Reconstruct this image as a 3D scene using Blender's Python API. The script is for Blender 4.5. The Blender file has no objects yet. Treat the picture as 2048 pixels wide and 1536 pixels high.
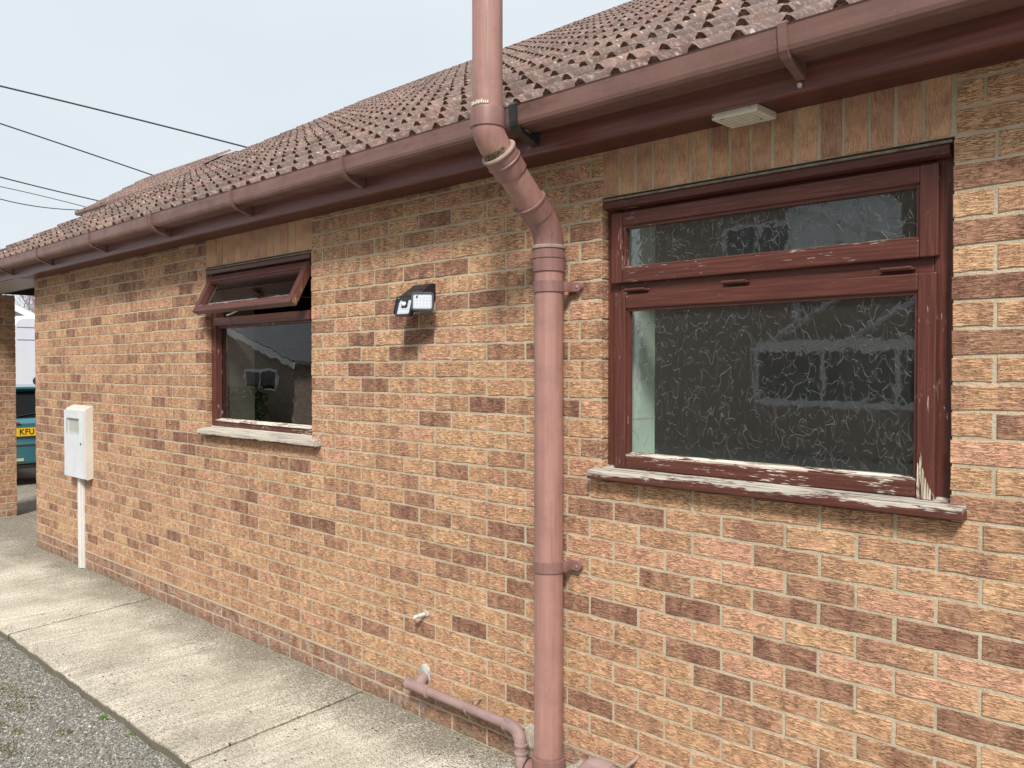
import bpy, bmesh, math, random
import numpy as np
from mathutils import Vector, Matrix, noise as mnoise

R = math.radians
rnd = random.Random(7)
scene = bpy.context.scene

# ------------------------------------------------------------------ camera
cam_data = bpy.data.cameras.new("camera")
cam = bpy.data.objects.new("camera", cam_data)
scene.collection.objects.link(cam)
scene.camera = cam
CAM = Vector((3.38285, -2.5229, 1.61563))
cam.location = CAM
cam.rotation_euler = (R(90) - 0.017878, 0, 0.76957)
cam_data.sensor_width = 36.0
cam_data.lens = 36.0 * 1702.05 / 2048.0
cam_data.clip_start = 0.05
cam_data.clip_end = 800.0

# ------------------------------------------------------------------ sky and sun
SUN_EL, SUN_AZ = R(45), R(40)          # azimuth measured from -Y towards +X
world = bpy.data.worlds.new("World")
scene.world = world
world.use_nodes = True
wn, wl = world.node_tree.nodes, world.node_tree.links
wn.clear()
wo = wn.new('ShaderNodeOutputWorld'); bg = wn.new('ShaderNodeBackground')
sky = wn.new('ShaderNodeTexSky'); sky.sky_type = 'NISHITA'; sky.sun_disc = False
sky.sun_elevation = SUN_EL
sky.air_density = 1.0; sky.dust_density = 4.0; sky.ozone_density = 1.0
SUN_DIR = Vector((math.cos(SUN_EL) * math.sin(SUN_AZ), -math.cos(SUN_EL) * math.cos(SUN_AZ), math.sin(SUN_EL)))
sky.sun_rotation = math.atan2(SUN_DIR.x, SUN_DIR.y)
tc = wn.new('ShaderNodeTexCoord'); mp = wn.new('ShaderNodeMapping'); mp.inputs['Scale'].default_value = (1, 1, 2.5)
cn = wn.new('ShaderNodeTexNoise'); cn.inputs['Scale'].default_value = 1.3; cn.inputs['Detail'].default_value = 5
cr = wn.new('ShaderNodeValToRGB')
cr.color_ramp.elements[0].position = 0.35; cr.color_ramp.elements[0].color = (7.6, 8.3, 8.85, 1)
cr.color_ramp.elements[1].position = 0.68; cr.color_ramp.elements[1].color = (8.6, 9.15, 9.5, 1)
mx = wn.new('ShaderNodeMix'); mx.data_type = 'RGBA'; mx.inputs[0].default_value = 0.9
wl.new(tc.outputs['Generated'], mp.inputs['Vector']); wl.new(mp.outputs[0], cn.inputs['Vector'])
wl.new(cn.outputs['Fac'], cr.inputs['Fac']); wl.new(sky.outputs[0], mx.inputs[6]); wl.new(cr.outputs[0], mx.inputs[7])
wl.new(mx.outputs[2], bg.inputs['Color']); bg.inputs['Strength'].default_value = 0.1
wl.new(bg.outputs[0], wo.inputs['Surface'])

sd = bpy.data.lights.new("sun", 'SUN'); sd.energy = 4.6; sd.angle = R(12); sd.color = (1.0, 0.955, 0.89)
sun = bpy.data.objects.new("sun", sd); scene.collection.objects.link(sun)
sun.location = (0, -6, 12)
sun.rotation_euler = SUN_DIR.to_track_quat('Z', 'Y').to_euler()

scene.view_settings.view_transform = 'Standard'
scene.view_settings.look = 'None'
scene.view_settings.gamma = 1.0
scene.view_settings.use_curve_mapping = False
scene.view_settings.exposure = 0.08
scene.render.engine = 'CYCLES'
scene.cycles.max_bounces = 8
scene.cycles.transparent_max_bounces = 12

# ------------------------------------------------------------------ object helpers
def link(o, parent=None):
    scene.collection.objects.link(o)
    if parent is not None: o.parent = parent
    return o

def tag(o, label=None, cat=None, group=None, kind=None):
    if label: o['label'] = label
    if cat: o['category'] = cat
    if group: o['group'] = group
    if kind: o['kind'] = kind
    return o

def empty(name, loc=(0, 0, 0), rz=0.0, parent=None):
    o = bpy.data.objects.new(name, None)
    o.location = loc; o.rotation_euler = (0, 0, rz)
    return link(o, parent)

class MB:
    """collects geometry for one mesh object"""
    def __init__(s): s.v = []; s.f = []; s.m = []; s.mats = []; s.smooth = []; s.tint = []
    def add(s, vs, fs, mi=0, smooth=False, tint=None):
        b = len(s.v); s.v.extend([tuple(q) for q in vs])
        if tint is not None: s.tint.extend([tint] * len(vs))
        for k, fc in enumerate(fs):
            s.f.append(tuple(b + i for i in fc)); s.m.append(mi[k] if isinstance(mi, (list, tuple)) else mi); s.smooth.append(smooth)
        return s
    def box(s, x0, x1, y0, y1, z0, z1, mi=0, bevel=0.0):
        if bevel <= 0:
            vs = [(x0,y0,z0),(x1,y0,z0),(x1,y1,z0),(x0,y1,z0),(x0,y0,z1),(x1,y0,z1),(x1,y1,z1),(x0,y1,z1)]
            fs = [(0,3,2,1),(4,5,6,7),(0,1,5,4),(1,2,6,5),(2,3,7,6),(3,0,4,7)]
            return s.add(vs, fs, mi)
        bm = bmesh.new(); bmesh.ops.create_cube(bm, size=1)
        for v in bm.verts: v.co = Vector(((x0+x1)/2 + v.co.x*(x1-x0), (y0+y1)/2 + v.co.y*(y1-y0), (z0+z1)/2 + v.co.z*(z1-z0)))
        bmesh.ops.bevel(bm, geom=list(bm.edges), offset=bevel, segments=2, affect='EDGES', profile=0.5)
        return s.bm(bm, mi)
    def bm(s, bm, mi=0, smooth=False, mat=None):
        bm.verts.ensure_lookup_table(); bm.verts.index_update()
        vs = [(mat @ v.co) if mat else v.co.copy() for v in bm.verts]
        s.add(vs, [[v.index for v in f.verts] for f in bm.faces], mi, smooth); bm.free(); return s
    def prism(s, prof, axis, a0, a1, mi=0, closed=True, smooth=False):
        """profile list of (p,q) extruded along axis 'x' (p=y,q=z), 'y' (p=x,q=z) or 'z' (p=x,q=y)"""
        def P(a, p, q): return {'x': (a,p,q), 'y': (p,a,q), 'z': (p,q,a)}[axis]
        n = len(prof); vs = [P(a0,*p) for p in prof] + [P(a1,*p) for p in prof]
        fs = [(i, (i+1)%n, n+(i+1)%n, n+i) for i in range(n if closed else n-1)]
        if closed: fs += [tuple(range(n))[::-1], tuple(range(n, 2*n))]
        return s.add(vs, fs, mi, smooth)
    def tube(s, pts, rad, seg=16, mi=0, caps=True, smooth=True):
        pts = [Vector(p) for p in pts]; n = len(pts)
        rads = rad if isinstance(rad, (list, tuple)) else [rad]*n
        t0 = (pts[1]-pts[0]).normalized()
        up = Vector((0,0,1)) if abs(t0.z) < 0.9 else Vector((1,0,0))
        nrm = t0.cross(up).normalized(); vs = []; fs = []
        for i, p in enumerate(pts):
            if i == 0: t = t0
            elif i == n-1: t = (pts[-1]-pts[-2]).normalized()
            else:
                a = (pts[i]-pts[i-1]); b = (pts[i+1]-pts[i])
                t = ((a.normalized() if a.length > 1e-9 else Vector()) + (b.normalized() if b.length > 1e-9 else Vector())).normalized()
            nrm = (nrm - t*nrm.dot(t)).normalized(); bi = t.cross(nrm)
            for k in range(seg):
                a = 2*math.pi*k/seg
                vs.append(p + (nrm*math.cos(a) + bi*math.sin(a))*rads[i])
        for i in range(n-1):
            for k in range(seg):
                fs.append((i*seg+k, i*seg+(k+1)%seg, (i+1)*seg+(k+1)%seg, (i+1)*seg+k))
        s.add(vs, fs, mi, smooth)
        if caps:
            s.add(vs[:seg], [tuple(range(seg))[::-1]], mi); s.add(vs[-seg:], [tuple(range(seg))], mi)
        return s
    def rings(s, p0, d, prof, seg=24, mi=0):
        """lathe: prof list of (distance along d, radius), hard steps allowed"""
        p0 = Vector(p0); d = Vector(d).normalized()
        up = Vector((1,0,0)) if abs(d.x) < 0.9 else Vector((0,0,1))
        a1 = d.cross(up).normalized(); a2 = d.cross(a1); vs = []; fs = []
        for (h, r) in prof:
            for k in range(seg):
                a = 2*math.pi*k/seg; vs.append(p0 + d*h + (a1*math.cos(a)+a2*math.sin(a))*r)
        for i in range(len(prof)-1):
            for k in range(seg): fs.append((i*seg+k, i*seg+(k+1)%seg, (i+1)*seg+(k+1)%seg, (i+1)*seg+k))
        s.add(vs, fs, mi, True)
        s.add(vs[:seg], [tuple(range(seg))], mi); s.add(vs[-seg:], [tuple(range(seg))], mi)
        return s
    def xf(s, M, start=0):
        s.v[start:] = [tuple(M @ Vector(q)) for q in s.v[start:]]; return s
    def mesh(s, name, mats):
        me = bpy.data.meshes.new(name); me.from_pydata(s.v, [], s.f)
        for m in (mats if isinstance(mats, (list, tuple)) else [mats]): me.materials.append(m)
        me.polygons.foreach_set('material_index', s.m); me.polygons.foreach_set('use_smooth', s.smooth)
        if s.tint and len(s.tint) == len(s.v):
            a = me.color_attributes.new('tint', 'FLOAT_COLOR', 'POINT')
            a.data.foreach_set('color', np.array(s.tint, dtype=np.float32).ravel())
        me.update(); return me
    def build(s, name, mats, parent=None, fix=True, edge_split=True):
        me = s.mesh(name, mats)
        if fix:
            bm = bmesh.new(); bm.from_mesh(me); bmesh.ops.recalc_face_normals(bm, faces=bm.faces); bm.to_mesh(me); bm.free()
        if any(s.smooth) and edge_split: me.set_sharp_from_angle(angle=R(35))
        return link(bpy.data.objects.new(name, me), parent)

# ------------------------------------------------------------------ material helpers
class Mat:
    def __init__(s, name, rough=0.7, spec=0.5, metal=0.0):
        s.m = bpy.data.materials.new(name); s.m.use_nodes = True
        s.n, s.l = s.m.node_tree.nodes, s.m.node_tree.links
        s.b = s.n['Principled BSDF']; s.b.inputs['Roughness'].default_value = rough
        s.b.inputs['Specular IOR Level'].default_value = spec; s.b.inputs['Metallic'].default_value = metal
        s.pos = s.n.new('ShaderNodeNewGeometry').outputs['Position']
    def obj(s): return s.n.new('ShaderNodeTexCoord').outputs['Object']
    def map(s, scale=(1,1,1), src=None, rot=(0,0,0), loc=(0,0,0)):
        q = s.n.new('ShaderNodeMapping'); q.inputs['Scale'].default_value = scale
        q.inputs['Rotation'].default_value = rot; q.inputs['Location'].default_value = loc
        s.l.new(src or s.pos, q.inputs['Vector']); return q.outputs[0]
    def noise(s, vec, scale=5, detail=3, rough=0.5, dist=0.0):
        q = s.n.new('ShaderNodeTexNoise'); q.inputs['Scale'].default_value = scale; q.inputs['Detail'].default_value = detail
        q.inputs['Roughness'].default_value = rough; q.inputs['Distortion'].default_value = dist
        s.l.new(vec, q.inputs['Vector']); return q.outputs['Fac']
    def voro(s, vec, scale=5, feature='F1', out='Distance', rand=1.0):
        q = s.n.new('ShaderNodeTexVoronoi'); q.feature = feature; q.inputs['Scale'].default_value = scale
        q.inputs['Randomness'].default_value = rand; s.l.new(vec, q.inputs['Vector']); return q.outputs[out]
    def ramp(s, fac, stops, interp='LINEAR'):
        q = s.n.new('ShaderNodeValToRGB'); e = q.color_ramp.elements; q.color_ramp.interpolation = interp
        while len(e) < len(stops): e.new(0.5)
        for el, (p, c) in zip(e, stops):
            el.position = p; el.color = (c, c, c, 1) if isinstance(c, (int, float)) else (*c, 1)
        s.l.new(fac, q.inputs['Fac']); return q.outputs['Color']
    def mix(s, fac, a, b, mode='MIX'):
        q = s.n.new('ShaderNodeMix'); q.data_type = 'RGBA'; q.blend_type = mode; q.clamp_factor = True
        for i, x in ((0, fac), (6, a), (7, b)):
            if isinstance(x, (int, float)): q.inputs[i].default_value = x if i == 0 else (x, x, x, 1)
            elif isinstance(x, tuple): q.inputs[i].default_value = (*x, 1)
            else: s.l.new(x, q.inputs[i])
        return q.outputs[2]
    def math(s, op, a, b=0.0, clamp=False):
        q = s.n.new('ShaderNodeMath'); q.operation = op; q.use_clamp = clamp
        for i, x in ((0, a), (1, b)):
            if isinstance(x, (int, float)): q.inputs[i].default_value = x
            else: s.l.new(x, q.inputs[i])
        return q.outputs[0]
    def color(s, c):
        if isinstance(c, tuple): s.b.inputs['Base Color'].default_value = (*c, 1)
        else: s.l.new(c, s.b.inputs['Base Color'])
        return s
    def roughn(s, x): s.l.new(x, s.b.inputs['Roughness']); return s
    def bump(s, h, dist=0.002, strength=1.0, prev=None):
        q = s.n.new('ShaderNodeBump'); q.inputs['Distance'].default_value = dist; q.inputs['Strength'].default_value = strength
        s.l.new(h, q.inputs['Height'])
        if prev is not None: s.l.new(prev, q.inputs['Normal'])
        s.l.new(q.outputs[0], s.b.inputs['Normal']); return q.outputs[0]

def simple(name, col, rough=0.6, var=0.12, scale=8, bump=0.0, bscale=60, metal=0.0, spec=0.5):
    M = Mat(name, rough, spec, metal)
    n = M.noise(M.pos, scale, 4, 0.6)
    a = tuple(c*(1-var) for c in col); b = tuple(min(1, c*(1+var)) for c in col)
    M.color(M.ramp(n, [(0.3, a), (0.7, b)]))
    if bump > 0: M.bump(M.noise(M.pos, bscale, 3), bump, 1.0)
    return M.m

def brick_material(name, joined, axis='x'):
    M = Mat(name, 0.9, 0.25)
    if joined:
        at = M.n.new('ShaderNodeAttribute'); at.attribute_name = 'tint'; src = at.outputs['Color']
    else:
        src = M.n.new('ShaderNodeObjectInfo').outputs['Color']
    sp = M.n.new('ShaderNodeSeparateColor'); M.l.new(src, sp.inputs[0])
    tone, pink, phase = sp.outputs[0], sp.outputs[1], sp.outputs[2]
    cx = M.n.new('ShaderNodeCombineXYZ'); ph = M.math('MULTIPLY', phase, 37.0)
    M.l.new(ph, cx.inputs[0]); M.l.new(ph, cx.inputs[2])
    va = M.n.new('ShaderNodeVectorMath'); va.operation = 'ADD'; M.l.new(M.pos, va.inputs[0]); M.l.new(cx.outputs[0], va.inputs[1])
    bands = M.noise(M.map((15, 4, 2.5) if axis == 'x' else (4, 4, 9), va.outputs[0]), 1.0, 1.5, 0.4)
    cloud = M.noise(va.outputs[0], 14, 3, 0.6)
    t = M.math('ADD', tone, M.math('MULTIPLY', M.math('SUBTRACT', bands, 0.5), 1.15))
    t = M.math('ADD', t, M.math('MULTIPLY', M.math('SUBTRACT', cloud, 0.5), 0.55), True)
    base = M.ramp(t, [(0.0, (0.65, 0.405, 0.232)), (0.32, (0.575, 0.338, 0.194)), (0.62, (0.42, 0.235, 0.150)), (1.0, (0.275, 0.138, 0.094))])
    pk = M.math('MULTIPLY', pink, M.ramp(cloud, [(0.3, 0.2), (0.6, 1.0)]))
    base = M.mix(pk, base, (0.66, 0.355, 0.245))
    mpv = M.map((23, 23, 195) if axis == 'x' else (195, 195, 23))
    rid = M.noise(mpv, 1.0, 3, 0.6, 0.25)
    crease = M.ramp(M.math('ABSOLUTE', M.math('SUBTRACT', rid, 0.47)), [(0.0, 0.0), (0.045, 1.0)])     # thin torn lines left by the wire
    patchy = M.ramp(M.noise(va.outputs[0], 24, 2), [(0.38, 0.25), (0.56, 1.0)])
    base = M.mix(M.math('MULTIPLY', M.math('SUBTRACT', 1.0, crease), M.math('MULTIPLY', patchy, 0.32 if axis == 'x' else 0.2)), base, M.mix(1.0, base, (0.46, 0.36, 0.32), 'MULTIPLY'))  # creases darkened in the colour, standing in for shade in the relief
    base = M.mix(M.ramp(M.noise(M.pos, 260, 1, 0.5), [(0.68, 0.0), (0.76, 0.45)]), base, (0.74, 0.62, 0.47))
    sz = M.n.new('ShaderNodeSeparateXYZ'); M.l.new(M.pos, sz.inputs[0])
    low = M.ramp(M.math('MULTIPLY', sz.outputs[2], 1.0), [(0.135, 1.0), (0.155, 0.0)])                 # salts and grime below the damp course
    salt = M.ramp(M.noise(M.pos, 9, 5, 0.75), [(0.46, 0.0), (0.66, 0.75)])
    base = M.mix(M.math('MULTIPLY', low, salt), base, (0.46, 0.38, 0.33))
    base = M.mix(M.math('MULTIPLY', M.ramp(sz.outputs[2], [(0.0, 0.75), (0.07, 0.0)]), M.ramp(M.noise(M.pos, 13, 4, 0.7), [(0.35, 0.2), (0.6, 1.0)])), base, (0.21, 0.17, 0.115))
    M.color(base)
    h = M.math('ADD', M.math('MULTIPLY', crease, patchy), M.math('MULTIPLY', rid, 1.1))
    b1 = M.bump(h, 0.0045 if axis == 'x' else 0.0012, 1.0)
    M.bump(M.noise(M.pos, 300, 3, 0.7), 0.0014, 0.9, b1)
    return M.m

def mortar_material():
    M = Mat('mortar', 0.95, 0.2)
    n = M.noise(M.pos, 6, 4, 0.6); g = M.noise(M.pos, 330, 2, 0.6)
    c = M.ramp(n, [(0.3, (0.39, 0.33, 0.235)), (0.7, (0.53, 0.455, 0.335))])
    c = M.mix(M.ramp(g, [(0.35, 0.4), (0.5, 0.0)]), c, (0.30, 0.26, 0.19))
    M.color(c); b = M.bump(M.noise(M.pos, 90, 3, 0.6), 0.004, 1.0); M.bump(g, 0.0018, 1.0, b); return M.m

def painted_wood(name, paint, axis='x', peel=0.15, bare=(0.50, 0.45, 0.37), rough=0.42, gs=1.0, zbias=None):
    """old brown paint on softwood, flaking along the grain; peel 0..1 sets how much bare wood shows"""
    M = Mat(name, rough, 0.4)
    sc = {'x': (2.2, 60, 60), 'y': (60, 2.2, 60), 'z': (60, 60, 2.2)}[axis]
    sc2 = {'x': (9, 90, 90), 'y': (90, 9, 90), 'z': (90, 90, 9)}[axis]
    grain = M.noise(M.map(tuple(v*gs for v in sc)), 1.0, 3, 0.6, 0.4)
    flake = M.noise(M.map(tuple(v*gs for v in sc2)), 1.0, 4, 0.65, 0.5)
    blot = M.noise(M.pos, 5.5, 3, 0.6)
    v = M.math('ADD', M.math('MULTIPLY', flake, 0.55), M.math('MULTIPLY', blot, 0.45))
    th = 0.70 - 0.26*peel
    if zbias:
        sz = M.n.new('ShaderNodeSeparateXYZ'); M.l.new(M.pos, sz.inputs[0])
        v = M.math('ADD', v, M.ramp(M.math('MULTIPLY', M.math('SUBTRACT', sz.outputs[2], zbias[0]), 1.0/(zbias[1]-zbias[0]), True), [(0.0, 0.0), (1.0, zbias[2])]))
    mask = M.ramp(v, [(th, 0.0), (th+0.025, 1.0)])
    p2 = tuple(c*1.5 for c in paint); p1 = tuple(c*0.7 for c in paint)
    pc = M.ramp(grain, [(0.3, p1), (0.5, paint), (0.72, p2)])
    bc = M.ramp(grain, [(0.32, tuple(c*0.35 for c in bare)), (0.5, bare), (0.7, tuple(min(1, c*1.25) for c in bare))])
    M.color(M.mix(mask, pc, bc))
    M.roughn(M.ramp(mask, [(0, rough), (1, 0.9)]))
    b = M.bump(grain, 0.0008, 0.6)
    inv = M.math('SUBTRACT', 1.0, mask); M.bump(inv, 0.0012, 0.8, b)
    return M.m

def plastic(name, col, rough=0.38, fade=0.5, axis='z', spec=0.5):
    M = Mat(name, rough, spec)
    sc = (40, 40, 1.2) if axis == 'z' else (1.2, 40, 40)
    st = M.noise(M.map(sc), 1.0, 3, 0.6); bl = M.noise(M.pos, 7, 4, 0.65)
    light = tuple(min(1, c*1.22 + 0.03*fade) for c in col); dark = tuple(c*0.8 for c in col)
    c = M.ramp(st, [(0.3, col), (0.7, light)])
    c = M.mix(M.ramp(bl, [(0.35, 0.55), (0.55, 0.0)]), c, dark)
    sp = M.noise(M.pos, 150, 2, 0.5)
    c = M.mix(M.ramp(sp, [(0.68, 0.0), (0.74, 0.5)]), c, tuple(min(1, c_*1.6+0.05) for c_ in col))
    gr = M.noise(M.map((55, 55, 2.0) if axis == 'z' else (3.0, 30, 14)), 1.0, 4, 0.7)
    c = M.mix(M.ramp(gr, [(0.56, 0.0), (0.72, 0.55)]), c, tuple(c_*0.45 for c_ in col))
    M.color(c); M.roughn(M.ramp(bl, [(0.3, rough+0.2), (0.7, rough)]))
    M.bump(M.noise(M.pos, 90, 2), 0.0003, 0.5); return M.m

def glass_material(name, leafy=False, tint=(0.86, 0.93, 0.90), boost=1.9):
    m = bpy.data.materials.new(name); m.use_nodes = True; n, l = m.node_tree.nodes, m.node_tree.links; n.clear()
    out = n.new('ShaderNodeOutputMaterial'); gl = n.new('ShaderNodeBsdfGlossy'); tr = n.new('ShaderNodeBsdfTransparent')
    g = n.new('ShaderNodeNewGeometry')
    dt = n.new('ShaderNodeVectorMath'); dt.operation = 'DOT_PRODUCT'; l.new(g.outputs['Incoming'], dt.inputs[0]); l.new(g.outputs['Normal'], dt.inputs[1])
    def mth(op, a, b=None):
        q = n.new('ShaderNodeMath'); q.operation = op; q.use_clamp = op == 'SUBTRACT'
        for i, x in enumerate((a, b)):
            if x is None: continue
            if isinstance(x, (int, float)): q.inputs[i].default_value = x
            else: l.new(x, q.inputs[i])
        return q.outputs[0]
    f_ = mth('ADD', mth('MULTIPLY', mth('POWER', mth('SUBTRACT', 1.0, mth('ABSOLUTE', dt.outputs['Value'])), 5.0), 0.96), 0.043)   # both faces behave alike
    mu = n.new('ShaderNodeMath'); mu.operation = 'MULTIPLY'; mu.inputs[1].default_value = boost; mu.use_clamp = True
    mxs = n.new('ShaderNodeMixShader'); gl.inputs['Roughness'].default_value = 0.01
    tr.inputs['Color'].default_value = (*tint, 1)
    l.new(f_, mu.inputs[0]); l.new(mu.outputs[0], mxs.inputs[0]); l.new(tr.outputs[0], mxs.inputs[1]); l.new(gl.outputs[0], mxs.inputs[2])
    d = n.new('ShaderNodeTexNoise'); d.inputs['Scale'].default_value = 9; d.inputs['Detail'].default_value = 1
    l.new(g.outputs['Position'], d.inputs['Vector'])
    if not leafy:
        b = n.new('ShaderNodeBump'); b.inputs['Distance'].default_value = 0.0006; b.inputs['Strength'].default_value = 0.5
        l.new(d.outputs['Fac'], b.inputs['Height'])
        l.new(b.outputs[0], gl.inputs['Normal'])
        l.new(mxs.outputs[0], out.inputs['Surface']); return m
    # embossed leaf-and-stem pattern: short curling strokes over a gently rolling surface
    hs = []
    for sc, off, rot, wdt in ((12, 0.0, 0.6, 0.0045), (17, 4.0, -0.5, 0.0045), (23, 9.0, 0.2, 0.0055), (29, 13.0, 0.9, 0.006)):
        ma = n.new('ShaderNodeMapping'); ma.inputs['Scale'].default_value = (1.25, 1, 0.7); ma.inputs['Rotation'].default_value = (0, rot, 0); ma.inputs['Location'].default_value = (off, 0, off)
        l.new(g.outputs['Position'], ma.inputs['Vector'])
        nz = n.new('ShaderNodeTexNoise'); nz.inputs['Scale'].default_value = sc; nz.inputs['Detail'].default_value = 0.6; nz.inputs['Distortion'].default_value = 0.5
        l.new(ma.outputs[0], nz.inputs['Vector'])
        r_ = n.new('ShaderNodeValToRGB'); e = r_.color_ramp.elements; e.new(0.5)
        e[0].position = 0.5-wdt; e[0].color = (0,0,0,1); e[1].position = 0.5; e[1].color = (1,1,1,1); e[2].position = 0.5+wdt; e[2].color = (0,0,0,1)
        l.new(nz.outputs['Fac'], r_.inputs['Fac'])
        mk = n.new('ShaderNodeTexNoise'); mk.inputs['Scale'].default_value = 21+off; mk.inputs['Detail'].default_value = 0
        l.new(g.outputs['Position'], mk.inputs['Vector'])
        rb = n.new('ShaderNodeValToRGB'); rb.color_ramp.elements[0].position = 0.44; rb.color_ramp.elements[1].position = 0.56
        l.new(mk.outputs['Fac'], rb.inputs['Fac'])
        mm = n.new('ShaderNodeMath'); mm.operation = 'MULTIPLY'; l.new(r_.outputs[0], mm.inputs[0]); l.new(rb.outputs[0], mm.inputs[1]); hs.append(mm.outputs[0])
    def mxx(a, b):
        q = n.new('ShaderNodeMath'); q.operation = 'MAXIMUM'; l.new(a, q.inputs[0]); l.new(b, q.inputs[1]); return q.outputs[0]
    lines = mxx(mxx(hs[0], hs[1]), mxx(hs[2], hs[3]))
    b2 = n.new('ShaderNodeBump'); b2.inputs['Distance'].default_value = 0.00030; b2.inputs['Strength'].default_value = 0.30
    d.inputs['Scale'].default_value = 24; d.inputs['Distortion'].default_value = 0.8; l.new(d.outputs['Fac'], b2.inputs['Height'])
    b = n.new('ShaderNodeBump'); b.inputs['Distance'].default_value = 0.0007; b.inputs['Strength'].default_value = 0.5
    l.new(lines, b.inputs['Height']); l.new(b2.outputs[0], b.inputs['Normal'])
    l.new(b.outputs[0], gl.inputs['Normal'])
    rg = n.new('ShaderNodeMath'); rg.operation = 'MULTIPLY_ADD'; l.new(lines, rg.inputs[0]); rg.inputs[1].default_value = 0.38; rg.inputs[2].default_value = 0.02; l.new(rg.outputs[0], gl.inputs['Roughness'])
    tm = n.new('ShaderNodeMix'); tm.data_type = 'RGBA'; tm.inputs[6].default_value = (*tint, 1); tm.inputs[7].default_value = (0.30, 0.33, 0.31, 1)  # strokes tinted darker to imitate light bent by the embossing
    l.new(lines, tm.inputs[0]); l.new(tm.outputs[2], tr.inputs['Color'])
    df = n.new('ShaderNodeBsdfDiffuse'); df.inputs['Color'].default_value = (0.62, 0.66, 0.62, 1)      # pale dusty haze put into the colour to lighten the pane
    l.new(b.outputs[0], df.inputs['Normal'])
    dm = n.new('ShaderNodeMath'); dm.operation = 'MULTIPLY_ADD'; l.new(lines, dm.inputs[0]); dm.inputs[1].default_value = 0.06; dm.inputs[2].default_value = 0.024
    fin = n.new('ShaderNodeMixShader'); l.new(dm.outputs[0], fin.inputs[0]); l.new(mxs.outputs[0], fin.inputs[1]); l.new(df.outputs[0], fin.inputs[2])
    l.new(fin.outputs[0], out.inputs['Surface']); return m

MAROON = (0.090, 0.029, 0.021)
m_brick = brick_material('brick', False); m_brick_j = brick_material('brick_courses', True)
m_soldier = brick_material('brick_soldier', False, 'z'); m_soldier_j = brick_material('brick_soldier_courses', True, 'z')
m_mortar = mortar_material()
m_wx = painted_wood('brown_paint_rail', MAROON, 'x', 0.33, (0.44, 0.32, 0.28), gs=2.2)
m_wz = painted_wood('brown_paint_stile', MAROON, 'z', 0.38, (0.42, 0.28, 0.24), gs=2.2)
m_wx_worn = painted_wood('flaking_paint_rail', MAROON, 'x', 0.55, (0.52, 0.44, 0.38), gs=2.0)
m_bead = painted_wood('bleached_bead', MAROON, 'x', 0.98, (0.60, 0.52, 0.44), gs=1.5)
m_wz_worn = painted_wood('rotten_stile_foot', MAROON, 'z', 0.95, (0.55, 0.47, 0.36))
m_sill = painted_wood('flaking_sill', MAROON, 'x', 0.30, (0.40, 0.365, 0.32), gs=1.8, zbias=(1.212, 1.236, 0.20))
m_sill_bare = painted_wood('bare_sill', MAROON, 'x', 0.75, (0.44, 0.40, 0.34), gs=1.8, zbias=(1.206, 1.222, 0.22))
m_edge = painted_wood('rotten_edge', (0.12, 0.05, 0.03), 'z', 0.7, (0.35, 0.24, 0.15))
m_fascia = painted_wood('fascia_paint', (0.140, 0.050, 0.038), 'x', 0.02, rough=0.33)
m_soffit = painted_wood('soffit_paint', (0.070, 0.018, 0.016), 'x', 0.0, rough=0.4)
m_gutter = plastic('gutter_plastic', (0.150, 0.078, 0.065), 0.36, 0.5, 'x')
m_pipe = plastic('pipe_plastic', (0.295, 0.155, 0.130), 0.36, 0.6)
m_pipe_dark = plastic('pipe_fitting', (0.205, 0.105, 0.094), 0.4, 0.4)
m_lip = plastic('weathered_lip', (0.26, 0.19, 0.155), 0.7, 0.8)
m_waste = plastic('faded_waste_pipe', (0.27, 0.18, 0.17), 0.6, 0.7, 'x')
m_black = simple('black_rubber', (0.022, 0.023, 0.025), 0.45, 0.2)
m_white = simple('white_enamel', (0.60, 0.62, 0.66), 0.35, 0.06, 9)
m_inner = simple('room_wall', (0.66, 0.60, 0.50), 0.9)
m_reveal = simple('window_reveal', (0.66, 0.74, 0.66), 0.6, 0.04)
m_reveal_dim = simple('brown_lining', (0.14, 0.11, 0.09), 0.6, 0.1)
m_glass = glass_material('clear_glass', boost=3.2)
m_leaf_glass = glass_material('leaf_pattern_glass', True, boost=4.2)

# ------------------------------------------------------------------ ground
def ground_material():
    M = Mat('gravel_tarmac', 0.9, 0.3)
    v = M.voro(M.pos, 190, out='Color'); sv = M.n.new('ShaderNodeSeparateColor'); M.l.new(v, sv.inputs[0])
    c = M.ramp(sv.outputs[0], [(0.0, (0.15, 0.14, 0.125)), (0.6, (0.28, 0.27, 0.245)), (0.93, (0.38, 0.37, 0.34)), (1.0, (0.5, 0.48, 0.44))])
    c = M.mix(M.ramp(M.noise(M.pos, 3.0, 4), [(0.55, 0.0), (0.75, 0.45)]), c, (0.17, 0.155, 0.10))
    M.color(c); M.bump(M.voro(M.pos, 190), 0.004, 1.0); return M.m
m_ground = ground_material()
g = MB(); g.add([(-220,-220,-0.05),(220,-220,-0.05),(220,220,-0.05),(-220,220,-0.05)], [(0,1,2,3)])
tag(g.build('ground', m_ground), kind='structure')

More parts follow.
